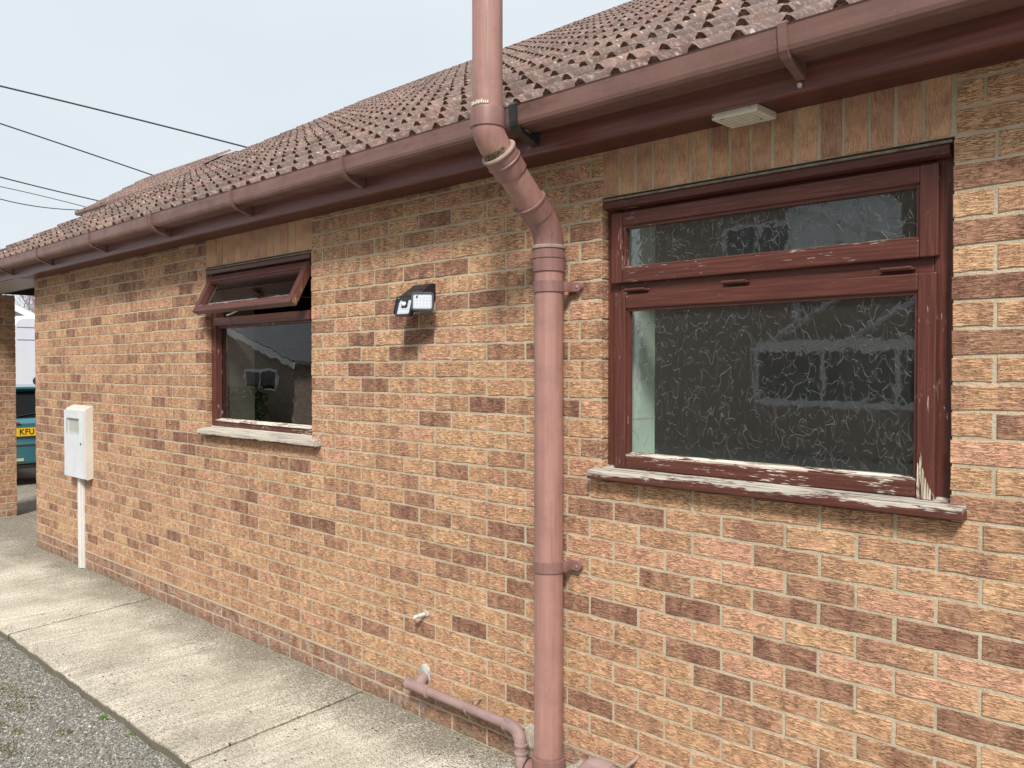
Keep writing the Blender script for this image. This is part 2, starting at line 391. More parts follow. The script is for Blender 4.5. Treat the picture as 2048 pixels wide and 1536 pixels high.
def concrete_material():
    M = Mat('path_concrete', 0.92, 0.25)
    big = M.noise(M.pos, 1.7, 5, 0.65); streak = M.noise(M.map((30, 1.6, 1), rot=(0, 0, 0.05)), 1.0, 4, 0.7)
    c = M.ramp(big, [(0.30, (0.34, 0.31, 0.25)), (0.46, (0.56, 0.52, 0.43)), (0.62, (0.74, 0.69, 0.585))])
    c = M.mix(M.ramp(streak, [(0.40, 0.5), (0.55, 0.0)]), c, (0.36, 0.32, 0.25))
    sx = M.n.new('ShaderNodeSeparateXYZ'); M.l.new(M.pos, sx.inputs[0])
    wob = M.math('MULTIPLY', M.noise(M.pos, 2.3, 4, 0.7), 0.75)
    near = M.math('ADD', sx.outputs[1], wob)                       # dirt washed off the wall lies along its foot
    dirt = M.ramp(near, [(0.02, 0.0), (0.34, 1.0)])
    c = M.mix(M.math('MULTIPLY', dirt, 0.45), c, (0.27, 0.24, 0.185))
    outer = M.math('ADD', M.math('MULTIPLY', sx.outputs[1], -1.0), M.math('MULTIPLY', wob, 0.25))
    c = M.mix(M.ramp(outer, [(1.02, 0.0), (1.10, 0.7)]), c, (0.14, 0.12, 0.085))
    sp = M.noise(M.pos, 140, 3, 0.75); sp3 = M.noise(M.map((1, 1.5, 1)), 46, 5, 0.8)
    lim = M.math('ADD', sp, M.math('MULTIPLY', dirt, -0.08))
    c = M.mix(M.ramp(lim, [(0.42, 0.95), (0.465, 0.0)]), c, (0.12, 0.10, 0.08))
    c = M.mix(M.ramp(M.math('ADD', sp3, M.math('MULTIPLY', dirt, -0.05)), [(0.36, 0.85), (0.47, 0.0)]), c, (0.18, 0.155, 0.12))
    c = M.mix(M.ramp(sp3, [(0.56, 0.0), (0.68, 0.6)]), c, (0.86, 0.81, 0.70))
    c = M.mix(M.ramp(M.math('MULTIPLY', sx.outputs[2], -30.0), [(0.33, 0.0), (0.55, 0.9)]), c, (0.13, 0.115, 0.08))  # slab sides darkened: edge shadow and dirt both put into the colour
    pits = M.voro(M.map((1, 2.0, 1)), 10); pm = M.math('MULTIPLY', M.ramp(M.math('ADD', pits, M.math('MULTIPLY', sp3, 0.12)), [(0.14, 1.0), (0.19, 0.0)]), M.ramp(M.noise(M.pos, 4.3, 2), [(0.50, 0.0), (0.56, 1.0)]))
    c = M.mix(pm, c, (0.085, 0.07, 0.055))
    M.color(c)
    b = M.bump(sp, 0.003, 0.9); b = M.bump(sp3, 0.004, 0.7, b); b = M.bump(streak, 0.004, 0.5, b); M.bump(M.math('SUBTRACT', 1.0, pm), 0.004, 0.8, b)
    return M.m
m_conc = concrete_material()
path = empty('footpath'); tag(path, kind='structure')

def slab(p00, p10, p11, p01, top=0.0, depth=0.09, nu=28, nv=16, rough_edge=0.010):
    """cast slab between four corners (x,y); p00-p10 is the outer edge"""
    mb = MB(); c = [Vector((*p, 0)) for p in (p00, p10, p11, p01)]
    grid = {}
    vs = []; fs = []
    for j in range(nv+1):
        for i in range(nu+1):
            u, v = i/nu, j/nv
            p = (c[0]*(1-u)+c[1]*u)*(1-v) + (c[3]*(1-u)+c[2]*u)*v
            e = min(u, 1-u)*6; ev = min(v, 1-v)*6
            jit = Vector((mnoise.noise(p*9)*rough_edge*(i in (0, nu)), (mnoise.noise(p*7+Vector((3,1,2)))*1.1+mnoise.noise(p*23)*0.6)*rough_edge*(j == 0), 0))
            z = top + mnoise.noise(p*1.7)*0.004 - (0.006 if (i in (0, nu) or j in (0,)) else 0)
            grid[i, j] = len(vs); vs.append((p.x+jit.x, p.y+jit.y, z))
    for j in range(nv):
        for i in range(nu): fs.append((grid[i,j], grid[i+1,j], grid[i+1,j+1], grid[i,j+1]))
    ring = [grid[i,0] for i in range(nu+1)] + [grid[nu,j] for j in range(1,nv+1)] + [grid[i,nv] for i in range(nu-1,-1,-1)] + [grid[0,j] for j in range(nv-1,0,-1)]
    n0 = len(vs)
    for k in ring: vs.append((vs[k][0], vs[k][1], top-depth))
    for k in range(len(ring)):
        k2 = (k+1) % len(ring); fs.append((ring[k], n0+k, n0+k2, ring[k2]))
    mb.add(vs, fs, 0, True); return mb.build('concrete_slab', m_conc, path)
J = [(-5.13, -5.09), (-2.43, -2.62), (-0.00, -0.125), (2.42, 2.33), (4.9, 4.8)]
gp = 0.016
for a, b in zip(J, J[1:]):
    slab((a[0]+gp, -0.955), (b[0], -0.955), (b[1], 0.004), (a[1]+gp, 0.004), 0.0, nu=90)
slab((-10.5, -0.955), (-5.13, -0.955), (-5.09, 0.004), (-10.5, 0.004), -0.002, nu=30)
slab((-8.2, 0.008), (-5.09, 0.008), (-5.09, 3.2), (-8.2, 3.2), -0.004, nu=24, nv=24)
slab((-10.6, 0.008), (-8.22, 0.008), (-8.22, 3.2), (-10.6, 3.2), -0.006, nu=24, nv=24)
jf = MB(); jf.box(-10.4, 4.8, -0.93, 0.0, -0.085, -0.028)
o = jf.build('joint_filler', simple('joint_dirt', (0.09, 0.08, 0.055), 0.95, 0.3, 40, 0.004, 80), path)

# loose chippings lying on the drive beside the path
def chippings():
    rs = np.random.RandomState(3); n = 60000
    x = rs.uniform(-3.4, 0.9, n); y = -0.965 - np.abs(rs.normal(0, 0.45, n))
    s = rs.uniform(0.0018, 0.0043, n)
    cube = np.array([(-1,-1,-1),(1,-1,-1),(1,1,-1),(-1,1,-1),(-1,-1,1),(1,-1,1),(1,1,1),(-1,1,1)], float)
    fc = np.array([(0,3,2,1),(4,5,6,7),(0,1,5,4),(1,2,6,5),(2,3,7,6),(3,0,4,7)])
    sh = cube[None]*(1+rs.uniform(-0.45, 0.35, (n, 8, 1)))*s[:, None, None]*np.stack([rs.uniform(.8,1.4,n), np.ones(n), rs.uniform(.5,.9,n)], 1)[:, None, :]
    a = rs.uniform(0, 6.28, n); t = rs.uniform(-0.6, 0.6, n)
    ca, sa, ct, st = np.cos(a), np.sin(a), np.cos(t), np.sin(t)
    X = sh[..., 0]; Y = sh[..., 1]*ct[:, None] - sh[..., 2]*st[:, None]; Z = sh[..., 1]*st[:, None] + sh[..., 2]*ct[:, None]
    X2 = X*ca[:, None]-Y*sa[:, None]; Y2 = X*sa[:, None]+Y*ca[:, None]
    V = np.stack([X2+x[:, None], Y2+y[:, None], Z-0.05+s[:, None]*0.45], -1).reshape(-1, 3)
    Fc = (fc[None]+np.arange(n)[:, None, None]*8).reshape(-1, 4)
    me = bpy.data.meshes.new('gravel'); me.from_pydata(V.tolist(), [], Fc.tolist())
    M = Mat('stone_chips', 0.85, 0.35)
    gi = M.n.new('ShaderNodeNewGeometry').outputs['Random Per Island']
    M.color(M.ramp(gi, [(0.0, (0.12, 0.115, 0.10)), (0.5, (0.205, 0.195, 0.172)), (0.85, (0.30, 0.285, 0.255)), (0.97, (0.48, 0.46, 0.42)), (1.0, (0.50, 0.40, 0.33))]))
    me.materials.append(M.m); me.update()
    return link(bpy.data.objects.new('gravel', me))
tag(chippings(), 'loose grey stone chippings spread over the drive beside the path', 'gravel', kind='stuff')

# ------------------------------------------------------------------ the bungalow
house = empty('bungalow', (0, 0, 0))
tag(house, 'low buff brick bungalow with red-brown pantile roof and two brown timber windows', 'bungalow')
XW0, XW1 = -5.0575, 4.7
WIN1, WIN2 = (-1.757, -0.555), (1.407, 2.6205)
ZS, ZH = 1.20, 2.25

wc = MB()
ycore0, ycore1 = 0.0030, 0.29
xs = [XW0+0.004, WIN1[0]-0.004, WIN1[1]+0.004, WIN2[0]-0.004, WIN2[1]+0.004, XW1]
for i in range(0, 6, 2): wc.box(xs[i], xs[i+1], ycore0, ycore1, -0.25, 2.43)
for a, b in ((xs[1], xs[2]), (xs[3], xs[4])):
    wc.box(a, b, ycore0, ycore1, -0.25, ZS-0.004); wc.box(a, b, ycore0, ycore1, ZH+0.003, 2.43)
wall = wc.build('wall', m_mortar, house)

# --- bricks
def brick_geom(L, H, D, seed, n=5, ch=0.0020, jit=0.0021):
    """one brick: front face at y=0 looking to -y, x 0..L, z 0..H, slightly uneven arris"""
    r = random.Random(seed); out = []
    per = [(L*i/n, 0) for i in range(n+1)] + [(L*(n-i)/n, H) for i in range(n+1)]
    for (x, z) in per: out.append((min(L, max(0, x+r.uniform(-jit, jit))), z+r.uniform(-jit, jit)))
    m = len(out); cx, cz = L/2, H/2; vs = []
    tilt = r.uniform(-0.0011, 0.0011); off = r.uniform(-0.0006, 0.0012)
    for (x, z) in out:
        ix = x + (ch if x < cx else -ch)*(1 if abs(x-cx) > L*0.3 else 0); iz = z + (ch if z < cz else -ch)
        vs.append((ix, off + tilt*(x-cx)/L*2, iz))
    for (x, z) in out: vs.append((x, ch*0.9, z))
    for (x, z) in out: vs.append((x, D, z))
    fs = [tuple(range(m))]
    for k in range(m):
        k2 = (k+1) % m; fs.append((k2, k, m+k, m+k2)); fs.append((m+k2, m+k, 2*m+k, 2*m+k2))
    return vs, fs
BH = 0.065
def make_course_list():
    out = []   # (x0, z0, L, kind)
    for c in range(-1, 33):
        z = c*0.075 + 0.005; odd = c % 2 == 1
        off = 0.0 if odd else 0.1125
        base = [k*0.225+off for k in range(-23, 22)]
        segs = [(XW0, XW1-0.1)]
        if 16 <= c < 30: segs = [(XW0, WIN1[0]), (WIN1[1], WIN2[0]), (WIN2[1], XW1-0.1)]
        if c >= 30: segs = [(XW0, WIN1[0]), (WIN1[1]+0.003, WIN2[0]+0.005), (WIN2[1]+0.008, XW1-0.1)]
        for (a, b) in segs:
            cuts = [p for p in base if a+0.06 < p < b-0.06]
            if b == WIN1[0]:
                cuts = [p for p in cuts if p < b-0.16] + ([b-0.1125] if odd else [b-0.153])
            if b == WIN2[0]:
                cuts = [p for p in cuts if p < b-0.19] + ([b-0.1075] if odd else [b-0.1625])
            if a == WIN2[1]: cuts = ([a+0.1075] if odd else []) + [p for p in cuts if p > a+0.2]
            if a == XW0: cuts = [p for p in cuts if p > a+0.09]
            e = [a-0.005] + sorted(cuts) + [b+0.005]
            for p, q in zip(e, e[1:]):
                if q-p-0.01 > 0.03: out.append((p+0.005, z, q-p-0.01, 'b'))
    for (a, b) in (WIN1, WIN2):
        for k in range(16):
            w = (b-a)/16; out.append((a+k*w+0.0045, ZH+0.004, w-0.0112, 's'))
    return out

def P2(x, y, z):
    """where a point lands in the 2048 px wide picture; only used to rank pieces by how large they show"""
    d = Vector((x, y, z))-CAM; th, pi_ = 0.76957, 0.017878
    Rv = Vector((math.cos(th), math.sin(th), 0)); F = Vector((-math.sin(th)*math.cos(pi_), math.cos(th)*math.cos(pi_), -math.sin(pi_)))
    U = Rv.cross(F); zf = d.dot(F)
    if zf < 0.1: return None
    return 1024+1702.05*d.dot(Rv)/zf, 768-1702.05*d.dot(U)/zf, zf

dark_spots = [(0.0,0.0)]
def wallpt(px, py):
    th, pi_ = 0.76957, 0.017878
    Rv = Vector((math.cos(th), math.sin(th), 0)); F = Vector((-math.sin(th)*math.cos(pi_), math.cos(th)*math.cos(pi_), -math.sin(pi_)))
    U = Rv.cross(F); d = F + Rv*((px-1024)/1702.05) - U*((py-768)/1702.05); t = -CAM.y/d.y; p = CAM+d*t
    return (p.x, p.z)
DARK = [wallpt(*q) for q in [(1393,1223),(1578,1223),(1725,1251),(1892,1279),(1393,1307),(1585,1307),(1449,1373),(2021,1314),(812,1021),(1010,1061),
    (867,1101),(937,1117),(808,1150),(906,1140),(1042,1174),(1010,1199),(937,1244),(1157,1202),(1230,1227),(1363,1293),(1335,1164),(1960,695),(1990,870),
    (1960,440),(2030,880),(1790,760),(1012,700),(811,712),(740,590),(830,650),(890,835),(1000,800),(748,765),(720,690),(1110,690),(1165,580),(1160,900),
    (1960,560),(1950,345),(670,600),(805,600),(860,665),(1150,815),(720,1010),(985,580),(905,545),(640,1060),(1700,1400),(1900,1440),(730,760),(700,745)]]
MID = [wallpt(*q) for q in [(1662,1178),(1990,1040),(1600,1385),(1900,1300),(1130,1150),(1560,1440),(1020,930),(1150,990),(700,980),(1450,1050),(1950,815)]]
PINK = [wallpt(*q) for q in [(1440,1130),(1500,1120),(1560,1160),(1500,1240),(1785,1200),(1560,1300),(1480,1340),(1720,1330),(1880,1380),(2030,1390),(1950,600),(1990,930)]]
bricks = make_course_list()
rb = random.Random(21)
def tone_of(x, z, L, kind):
    if kind == 's': return (rb.uniform(0.22, 0.60), rb.uniform(0, 0.30), rb.random())
    inside = lambda lst: any(x-0.004 <= px <= x+L+0.004 and z-0.003 <= pz <= z+BH+0.003 for px, pz in lst)
    if inside(DARK): return (rb.uniform(0.62, 0.98), 0.0, rb.random())
    if inside(MID): return (rb.uniform(0.45, 0.6), 0.1, rb.random())
    if inside(PINK): return (rb.uniform(0.05, 0.2), rb.uniform(0.6, 0.95), rb.random())
    far = min(1.0, max(0.0, (0.6-x)/4.0))
    p = rb.random(); pd = (0.06 + 0.20*far)*(0.35+1.3*max(0.0, min(1.0, 0.5+1.6*mnoise.noise(Vector((x*0.55, z*2.4, 3.3))))))
    if z < 0.14: return (rb.uniform(0.55, 0.85), rb.uniform(0.0, 0.3), rb.random())
    if p < pd: return (rb.uniform(0.55, 0.88), 0.0, rb.random())
    if p < pd+0.40: return (rb.uniform(0.30, 0.55), rb.uniform(0, 0.2), rb.random())
    if p < pd+0.55: return (rb.uniform(0.08, 0.25), rb.uniform(0.35, 0.85), rb.random())
    return (rb.uniform(0.02, 0.3), rb.uniform(0, 0.2), rb.random())
rank = []
for i, (x, z, L, k) in enumerate(bricks):
    q = P2(x+L/2, 0, z+0.03); s = 0
    if q and -30 < q[0] < 2080 and -20 < q[1] < 1556 and z < 2.36:
        s = L/q[2]**2 * max(0.05, (CAM.y*-1)/q[2])
        if abs(q[0]-1097) < 26: s = 0
    rank.append((-s, i))
single = {i for s, i in sorted(rank)[:300] if s < 0}
variants = {}
joined = MB(); joined_s = MB()
for i, (x, z, L, k) in enumerate(bricks):
    t = tone_of(x, z, L, k)
    if k == 'b':
        dz = rb.uniform(-0.0008, 0.0008); dx = rb.uniform(-0.0012, 0.0012)
        if i in single:
            vkey = (round(L, 3), rb.randrange(4) if abs(L-0.215) < 0.002 else rb.randrange(2))
            if vkey not in variants:
                vs, fs = brick_geom(L, BH, 0.1025, hash(vkey) % 9999 + len(variants))
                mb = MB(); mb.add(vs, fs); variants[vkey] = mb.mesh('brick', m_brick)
            o = bpy.data.objects.new('brick', variants[vkey]); o.location = (x+dx, 0, z+dz); o.color = (*t, 1); link(o, wall)
        else:
            vs, fs = brick_geom(L, BH, 0.1025, i, n=3)
            joined.add([(p[0]+x+dx, p[1], p[2]+z+dz) for p in vs], fs, 0, False, (*t, 1))
    else:
        vs, fs = brick_geom(0.215, L, 0.1025, i % 7)
        vs = [(L-p[2], p[1], p[0]) for p in vs]
        if i in single:
            vkey = ('s', round(L, 3), i % 5)
            if vkey not in variants:
                mb = MB(); mb.add(vs, fs); variants[vkey] = mb.mesh('brick', m_soldier)
                bm = bmesh.new(); bm.from_mesh(variants[vkey]); bmesh.ops.recalc_face_normals(bm, faces=bm.faces); bm.to_mesh(variants[vkey]); bm.free()
            o = bpy.data.objects.new('brick', variants[vkey]); o.location = (x, 0, z); o.color = (*t, 1); link(o, wall)
        else:
            joined_s.add([(p[0]+x, p[1], p[2]+z) for p in vs], fs, 0, False, (*t, 1))
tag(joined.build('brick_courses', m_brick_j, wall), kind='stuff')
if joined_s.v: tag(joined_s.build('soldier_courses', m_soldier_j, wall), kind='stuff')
# thicker damp course bed near the foot
dp = MB(); dp.box(XW0+0.002, XW1-0.12, -0.0015, 0.02, 0.142, 0.154)
dp.build('damp_course', m_mortar, wall)

# other walls of the house (end, rear, far side) and rooms
ow = MB()
ow.box(XW0+0.004, XW0+0.29, 0.295, 11.9, -0.25, 2.40); ow.box(XW0+0.004, XW1, 11.9, 12.15, -0.25, 2.40); ow.box(XW1-0.25, XW1, 0.295, 11.9, -0.25, 2.40)
ow.box(XW1-0.1, XW1+0.003, -0.001, 0.28, -0.25, 2.398)
ow.build('rear_wall', simple('rear_brick', (0.42, 0.25, 0.15), 0.9, 0.25, 12, 0.003), house)
rm = MB()
rm.box(XW0+0.30, XW1-0.3, 0.30, 4.2, 0.0, 0.02, 1); rm.box(XW0+0.30, XW1-0.3, 0.30, 4.2, 2.405, 2.42, 2)
rm.box(XW0+0.30, XW1-0.3, 4.2, 4.3, 0, 2.42); rm.box(0.45, 0.55, 0.30, 4.2, 0.02, 2.40); rm.box(3.4, 3.5, 0.30, 4.2, 0.02, 2.40)
for a, b in (WIN1, WIN2):   # inner lining beside each window
    for u0, u1 in ((XW0+0.3 if a < 0 else 0.55, a-0.01), (b+0.01, 0.45 if a < 0 else 3.4)): rm.box(u0, u1, 0.292, 0.30, 0.02, 2.40)
    rm.box(a-0.01, b+0.01, 0.292, 0.30, 0.02, ZS); rm.box(a-0.01, b+0.01, 0.292, 0.30, 2.27, 2.40)
rm.build('room', [m_inner, simple('room_floor', (0.10, 0.08, 0.06), 0.7), simple('room_ceiling', (0.28, 0.28, 0.27), 0.9)], house)
for a, b in (WIN1, WIN2):
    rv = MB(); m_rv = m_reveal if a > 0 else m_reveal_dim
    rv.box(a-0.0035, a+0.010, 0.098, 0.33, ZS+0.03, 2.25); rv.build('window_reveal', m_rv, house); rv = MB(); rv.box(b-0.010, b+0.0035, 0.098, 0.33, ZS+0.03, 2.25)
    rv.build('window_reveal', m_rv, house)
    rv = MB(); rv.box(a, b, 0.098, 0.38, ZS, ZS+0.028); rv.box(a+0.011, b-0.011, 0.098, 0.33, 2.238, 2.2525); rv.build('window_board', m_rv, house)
rv = MB(); rv.box(WIN2[0]+0.0102, WIN2[0]+0.0115, 0.099, 0.332, 1.418, 1.424); rv.build('reveal_tile_joint', m_inner, house)

# --- roof
XL, XR = -8.0, 4.75
PIT = math.atan2(3.53, 6.30); EY, EZ = -0.233, 2.530
cp, sp_ = math.cos(PIT), math.sin(PIT)
SL = 6.26/cp
def tile_profile(n=8):
    """two low rolls per tile: x 0..0.30, height"""
    pts = []
    for r in range(2):
        b = r*0.15
        for (u, h) in ((0.0, 0.016), (0.022, 0.008), (0.052, 0.006), (0.064, 0.012), (0.078, 0.034), (0.092, 0.058), (0.107, 0.069), (0.122, 0.063), (0.136, 0.042), (0.146, 0.022)):
            pts.append((b+u, h))
    pts.append((0.30, 0.016)); return pts
def tile_geom(seed, L=0.385, thick=0.011):
    r = random.Random(seed); pf = tile_profile(); n = len(pf); vs = []; fs = []; mi = []
    j = [r.uniform(-0.004, 0.004) for _ in pf]
    # local x across, y up the slope, z normal; front edge at y=0 lifted on the tile below
    for yy, lift in ((0.0, thick+0.004), (L, -0.010)):
        for k, (x, h) in enumerate(pf): vs.append((x*0.993+0.001, yy+(j[k] if yy == 0 else 0), h+lift+(j[k]*0.25)))
    for yy, lift in ((0.0, thick+0.004), (L, 0.0)):
        for k, (x, h) in enumerate(pf): vs.append((x*0.993+0.001, yy, min(h, 0.010)+lift-thick))
    for k in range(n-1):
        fs.append((k, k+1, n+k+1, n+k)); mi.append(0)
        fs.append((2*n+k+1, 2*n+k, 3*n+k, 3*n+k+1)); mi.append(0)
        fs.append((k+1, k, 2*n+k, 2*n+k+1)); mi.append(1)
    fs.append((0, n, 3*n, 2*n)); mi.append(0); fs.append((n-1, 3*n-1, 4*n-1, 2*n-1)[::-1] if False else (n-1, 2*n-1, 4*n-1, 3*n-1)); mi.append(0)
    return vs, fs, mi

def tile_material(name, joined):
    M = Mat(name, 0.9, 0.2)
    if joined:
        at = M.n.new('ShaderNodeAttribute'); at.attribute_name = 'tint'; sp = M.n.new('ShaderNodeSeparateColor'); M.l.new(at.outputs['Color'], sp.inputs[0]); t = sp.outputs[0]
    else: t = M.n.new('ShaderNodeObjectInfo').outputs['Random']
    c = M.ramp(t, [(0.0, (0.105, 0.063, 0.052)), (0.5, (0.18, 0.112, 0.093)), (1.0, (0.26, 0.165, 0.135))])
    big = M.noise(M.pos, 3.5, 5, 0.65)
    c = M.mix(M.ramp(big, [(0.4, 0.0), (0.62, 0.7)]), c, (0.13, 0.115, 0.105))
    run = M.noise(M.map((45, 4, 4)), 1.0, 4, 0.7); c = M.mix(M.ramp(run, [(0.36, 0.6), (0.5, 0.0)]), c, (0.075, 0.055, 0.045))
    st = M.noise(M.pos, 38, 4, 0.7); c = M.mix(M.ramp(st, [(0.50, 0.0), (0.66, 0.7)]), c, (0.36, 0.26, 0.235))
    li = M.voro(M.pos, 22); lm = M.math('MULTIPLY', M.ramp(li, [(0.12, 1.0), (0.26, 0.0)]), M.ramp(M.noise(M.pos, 6, 2), [(0.50, 0.0), (0.60, 0.8)]))
    c = M.mix(lm, c, (0.50, 0.44, 0.41))
    mo = M.noise(M.pos, 11, 4, 0.7); c = M.mix(M.ramp(mo, [(0.60, 0.0), (0.70, 0.8)]), c, (0.075, 0.06, 0.04))
    M.color(c); b = M.bump(st, 0.004, 0.7); M.bump(M.noise(M.pos, 260, 2), 0.0015, 0.8, b); return M.m
m_tile = tile_material('roof_tile', False); m_tile_j = tile_material('roof_tile_field', True)
m_moss = (lambda M: (M.color(M.ramp(M.noise(M.pos, 45, 4, 0.7), [(0.3, (0.045, 0.023, 0.017)), (0.55, (0.10, 0.052, 0.037)), (0.75, (0.20, 0.125, 0.085))])), M.bump(M.noise(M.pos, 130, 3), 0.006, 1.0), M.m)[-1])(Mat('mossy_tile_end', 0.95, 0.1))
roof = MB()
deck = [(EY+0.13, EZ+0.13*math.tan(PIT)-0.012), (EY+6.26, EZ+6.26*math.tan(PIT)-0.012), (2*6.0-EY, EZ-0.012), (2*6.0-EY, EZ-0.05), (EY+6.26, EZ+6.26*math.tan(PIT)-0.06), (EY+0.13, EZ+0.13*math.tan(PIT)-0.05)]
roof.prism(deck, 'x', XL+0.03, XR-0.03)
roof_o = roof.build('roof', simple('roof_felt', (0.05, 0.045, 0.04), 0.9), house)
gauge = 0.3215; nrow = int(SL/gauge)+1; ncol = int((XR-XL)/0.30)+1
def slope_matrix(x, s):
    return Matrix(((1,0,0,x),(0,cp,-sp_,EY+s*cp),(0,sp_,cp,EZ+s*sp_),(0,0,0,1)))
tvar = [tile_geom(k) for k in range(6)]
tmesh = []
for vs, fs, mi in tvar:
    mb = MB(); mb.add(vs, fs, mi, True); me = mb.mesh('roof_tile', [m_tile, m_moss]); bm = bmesh.new(); bm.from_mesh(me); bmesh.ops.recalc_face_normals(bm, faces=bm.faces); bm.to_mesh(me); bm.free(); me.set_sharp_from_angle(angle=R(50)); tmesh.append(me)
tl = []
for r_ in range(nrow):
    for c_ in range(ncol):
        x = XL+0.01+c_*0.30 - 0.05; s = r_*gauge
        if s+0.385 > SL+0.1: continue
        q = P2(x+0.15, EY+(s+0.16)*cp, EZ+(s+0.16)*sp_)
        sc_ = 0
        if q and -20 < q[0] < 2070 and -30 < q[1] < 1556:
            view = (Vector((x+0.15, EY+s*cp, EZ+s*sp_))-CAM).normalized(); sc_ = abs(view.dot(Vector((0, -sp_, cp))))/q[2]**2 + 0.02/q[2]**2
        tl.append((-sc_, r_, c_, x, s))
order = sorted(range(len(tl)), key=lambda i: tl[i][0]); tsingle = {i for i in order[:262] if tl[i][0] < 0}
tj = MB()
for i, (sc_, r_, c_, x, s) in enumerate(tl):
    k = rnd.randrange(6); M4 = slope_matrix(x+rnd.uniform(-0.004, 0.004), s+rnd.uniform(-0.012, 0.012)*(r_ > 0)) @ Matrix.Rotation(rnd.uniform(-0.014, 0.014), 4, 'Z')
    if i in tsingle:
        o = bpy.data.objects.new('roof_tile', tmesh[k]); o.matrix_world = M4; scene.collection.objects.link(o); o.parent = roof_o
    else:
        vs, fs, mi = tvar[k]; tj.add([M4 @ Vector(v) for v in vs], fs, mi, True, (rnd.random(),)*3+(1,))
tag(tj.build('roof_tile_field', [m_tile_j, m_moss], roof_o), kind='stuff')
# ridge tiles
rz_ = EZ + 6.26*math.tan(PIT); rgm = []
for k in range(3):
    mb = MB(); seg = 10; rr = random.Random(k)
    prof = [(math.cos(math.pi*a/seg)*0.125, math.sin(math.pi*a/seg)*0.095) for a in range(seg+1)]
    inn = [(p*0.87, q*0.87-0.004) for p, q in prof][::-1]
    mb.prism(prof+inn, 'x', 0.004, 0.446, smooth=False); rgm.append(mb.mesh('ridge_tile', m_tile))
for k in range(28):
    o = bpy.data.objects.new('ridge_tile', rgm[k % 3]); o.location = (XL+0.02+k*0.45, EY+6.26+rnd.uniform(-0.006, 0.006), rz_-0.035+rnd.uniform(-0.006, 0.004)); link(o, roof_o)
# rear slope, simple
rs_ = MB()
for k in range(42):
    x = XL+0.01+k*0.3
    for rrow in range(18):
        pass
rs_.add([(XL, EY+6.27, rz_+0.0), (XR, EY+6.27, rz_+0.0), (XR, 12.26, EZ), (XL, 12.26, EZ)], [(0,1,2,3)])
rs_.build('rear_slope', m_tile_j, roof_o)
vb = MB()
for X0 in (XL-0.02,):
    vb.prism([(EY+0.03, EZ-0.17), (EY+6.26, rz_-0.17), (12.2, EZ-0.17), (12.2, EZ-0.0), (EY+6.26, rz_-0.0), (EY+0.03, EZ-0.0)], 'x', X0, X0+0.022)
vb.build('bargeboard', m_fascia, roof_o)
gb = MB(); gb.prism([(0.1, 2.62), (11.9, 2.62), (6.0, 2.62+5.9*math.tan(PIT)-0.15)], 'x', XL+0.05, XL+0.10)
gb.build('gable_cladding', m_fascia, roof_o)

# fascia, soffit
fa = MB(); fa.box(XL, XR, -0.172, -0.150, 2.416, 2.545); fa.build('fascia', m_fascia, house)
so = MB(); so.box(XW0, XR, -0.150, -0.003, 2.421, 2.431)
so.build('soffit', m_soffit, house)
so2 = MB(); so2.box(XL, XW0-0.001, -0.150, 0.24, 2.421, 2.431); so2.build('porch_soffit', simple('grey_soffit', (0.34, 0.31, 0.29), 0.5, 0.06, 4), house)
# carport structure behind the wall end
pb = MB(); pb.box(XL, XW0+0.0, 0.24, 0.27, 2.421, 2.66); pb.box(XL+0.02, XL+0.07, 0.27, 6, 2.50, 2.70)
pb.box(XL, XW0, 0.27, 6.0, 2.66, 2.68)
pb.build('carport_beam', simple('carport_timber', (0.045, 0.025, 0.02), 0.7, 0.2), house)
# brick pier carrying the corner of the carport roof
pier = empty('carport_pier', (-7.26, 0.2, 0), parent=None)
tag(pier, 'square buff brick pier holding up the carport roof at the left edge', 'brick pier')
pc = MB(); pc.box(-7.48, -7.0425, -0.04, 0.396, -0.15, 2.42)
pc.xf(Matrix.Translation((7.26, -0.2, 0))); pc.build('mortar_core', m_mortar, pier)
pj = MB()
for c in range(-1, 32):
    z = c*0.075+0.005
    # east face, x = -7.04, courses alternate stretcher / header
    cuts = [-0.045, 0.0675+0.112, 0.405] if c % 2 else [-0.045, 0.067, 0.292, 0.405]
    cuts = [-0.045, 0.18, 0.405] if c % 2 else [-0.045, 0.0675, 0.2925, 0.405]
    for a, b in zip(cuts, cuts[1:]):
        t = (rb.uniform(0.1, 0.75), rb.uniform(0, 0.3), rb.random(), 1)
        vs, fs = brick_geom(b-a-0.01, BH, 0.1, c*7+int(a*100))
        t2 = [(-7.04-p[1]+7.26, a+0.005+p[0]-0.2, p[2]+z) for p in vs]
        if 0 <= c < 31 and b > 0.1:
            mbb = MB(); mbb.add(t2, fs); o = mbb.build('brick', m_brick, pier); o.color = t
        else: pj.add(t2, fs, 0, False, t)
    cuts = [-7.484, -7.26, -7.145] if c % 2 else [-7.484, -7.37, -7.145]
    for a, b in zip(cuts, cuts[1:]):
        t = (rb.uniform(0.1, 0.75), rb.uniform(0, 0.3), rb.random(), 1)
        vs, fs = brick_geom(b-a-0.01, BH, 0.1, c*5)
        pj.add([(a+0.005+p[0]+7.26, -0.045+p[1]-0.2, p[2]+z) for p in vs], fs, 0, False, t)
tag(pj.build('brick_courses', m_brick_j, pier), kind='stuff')

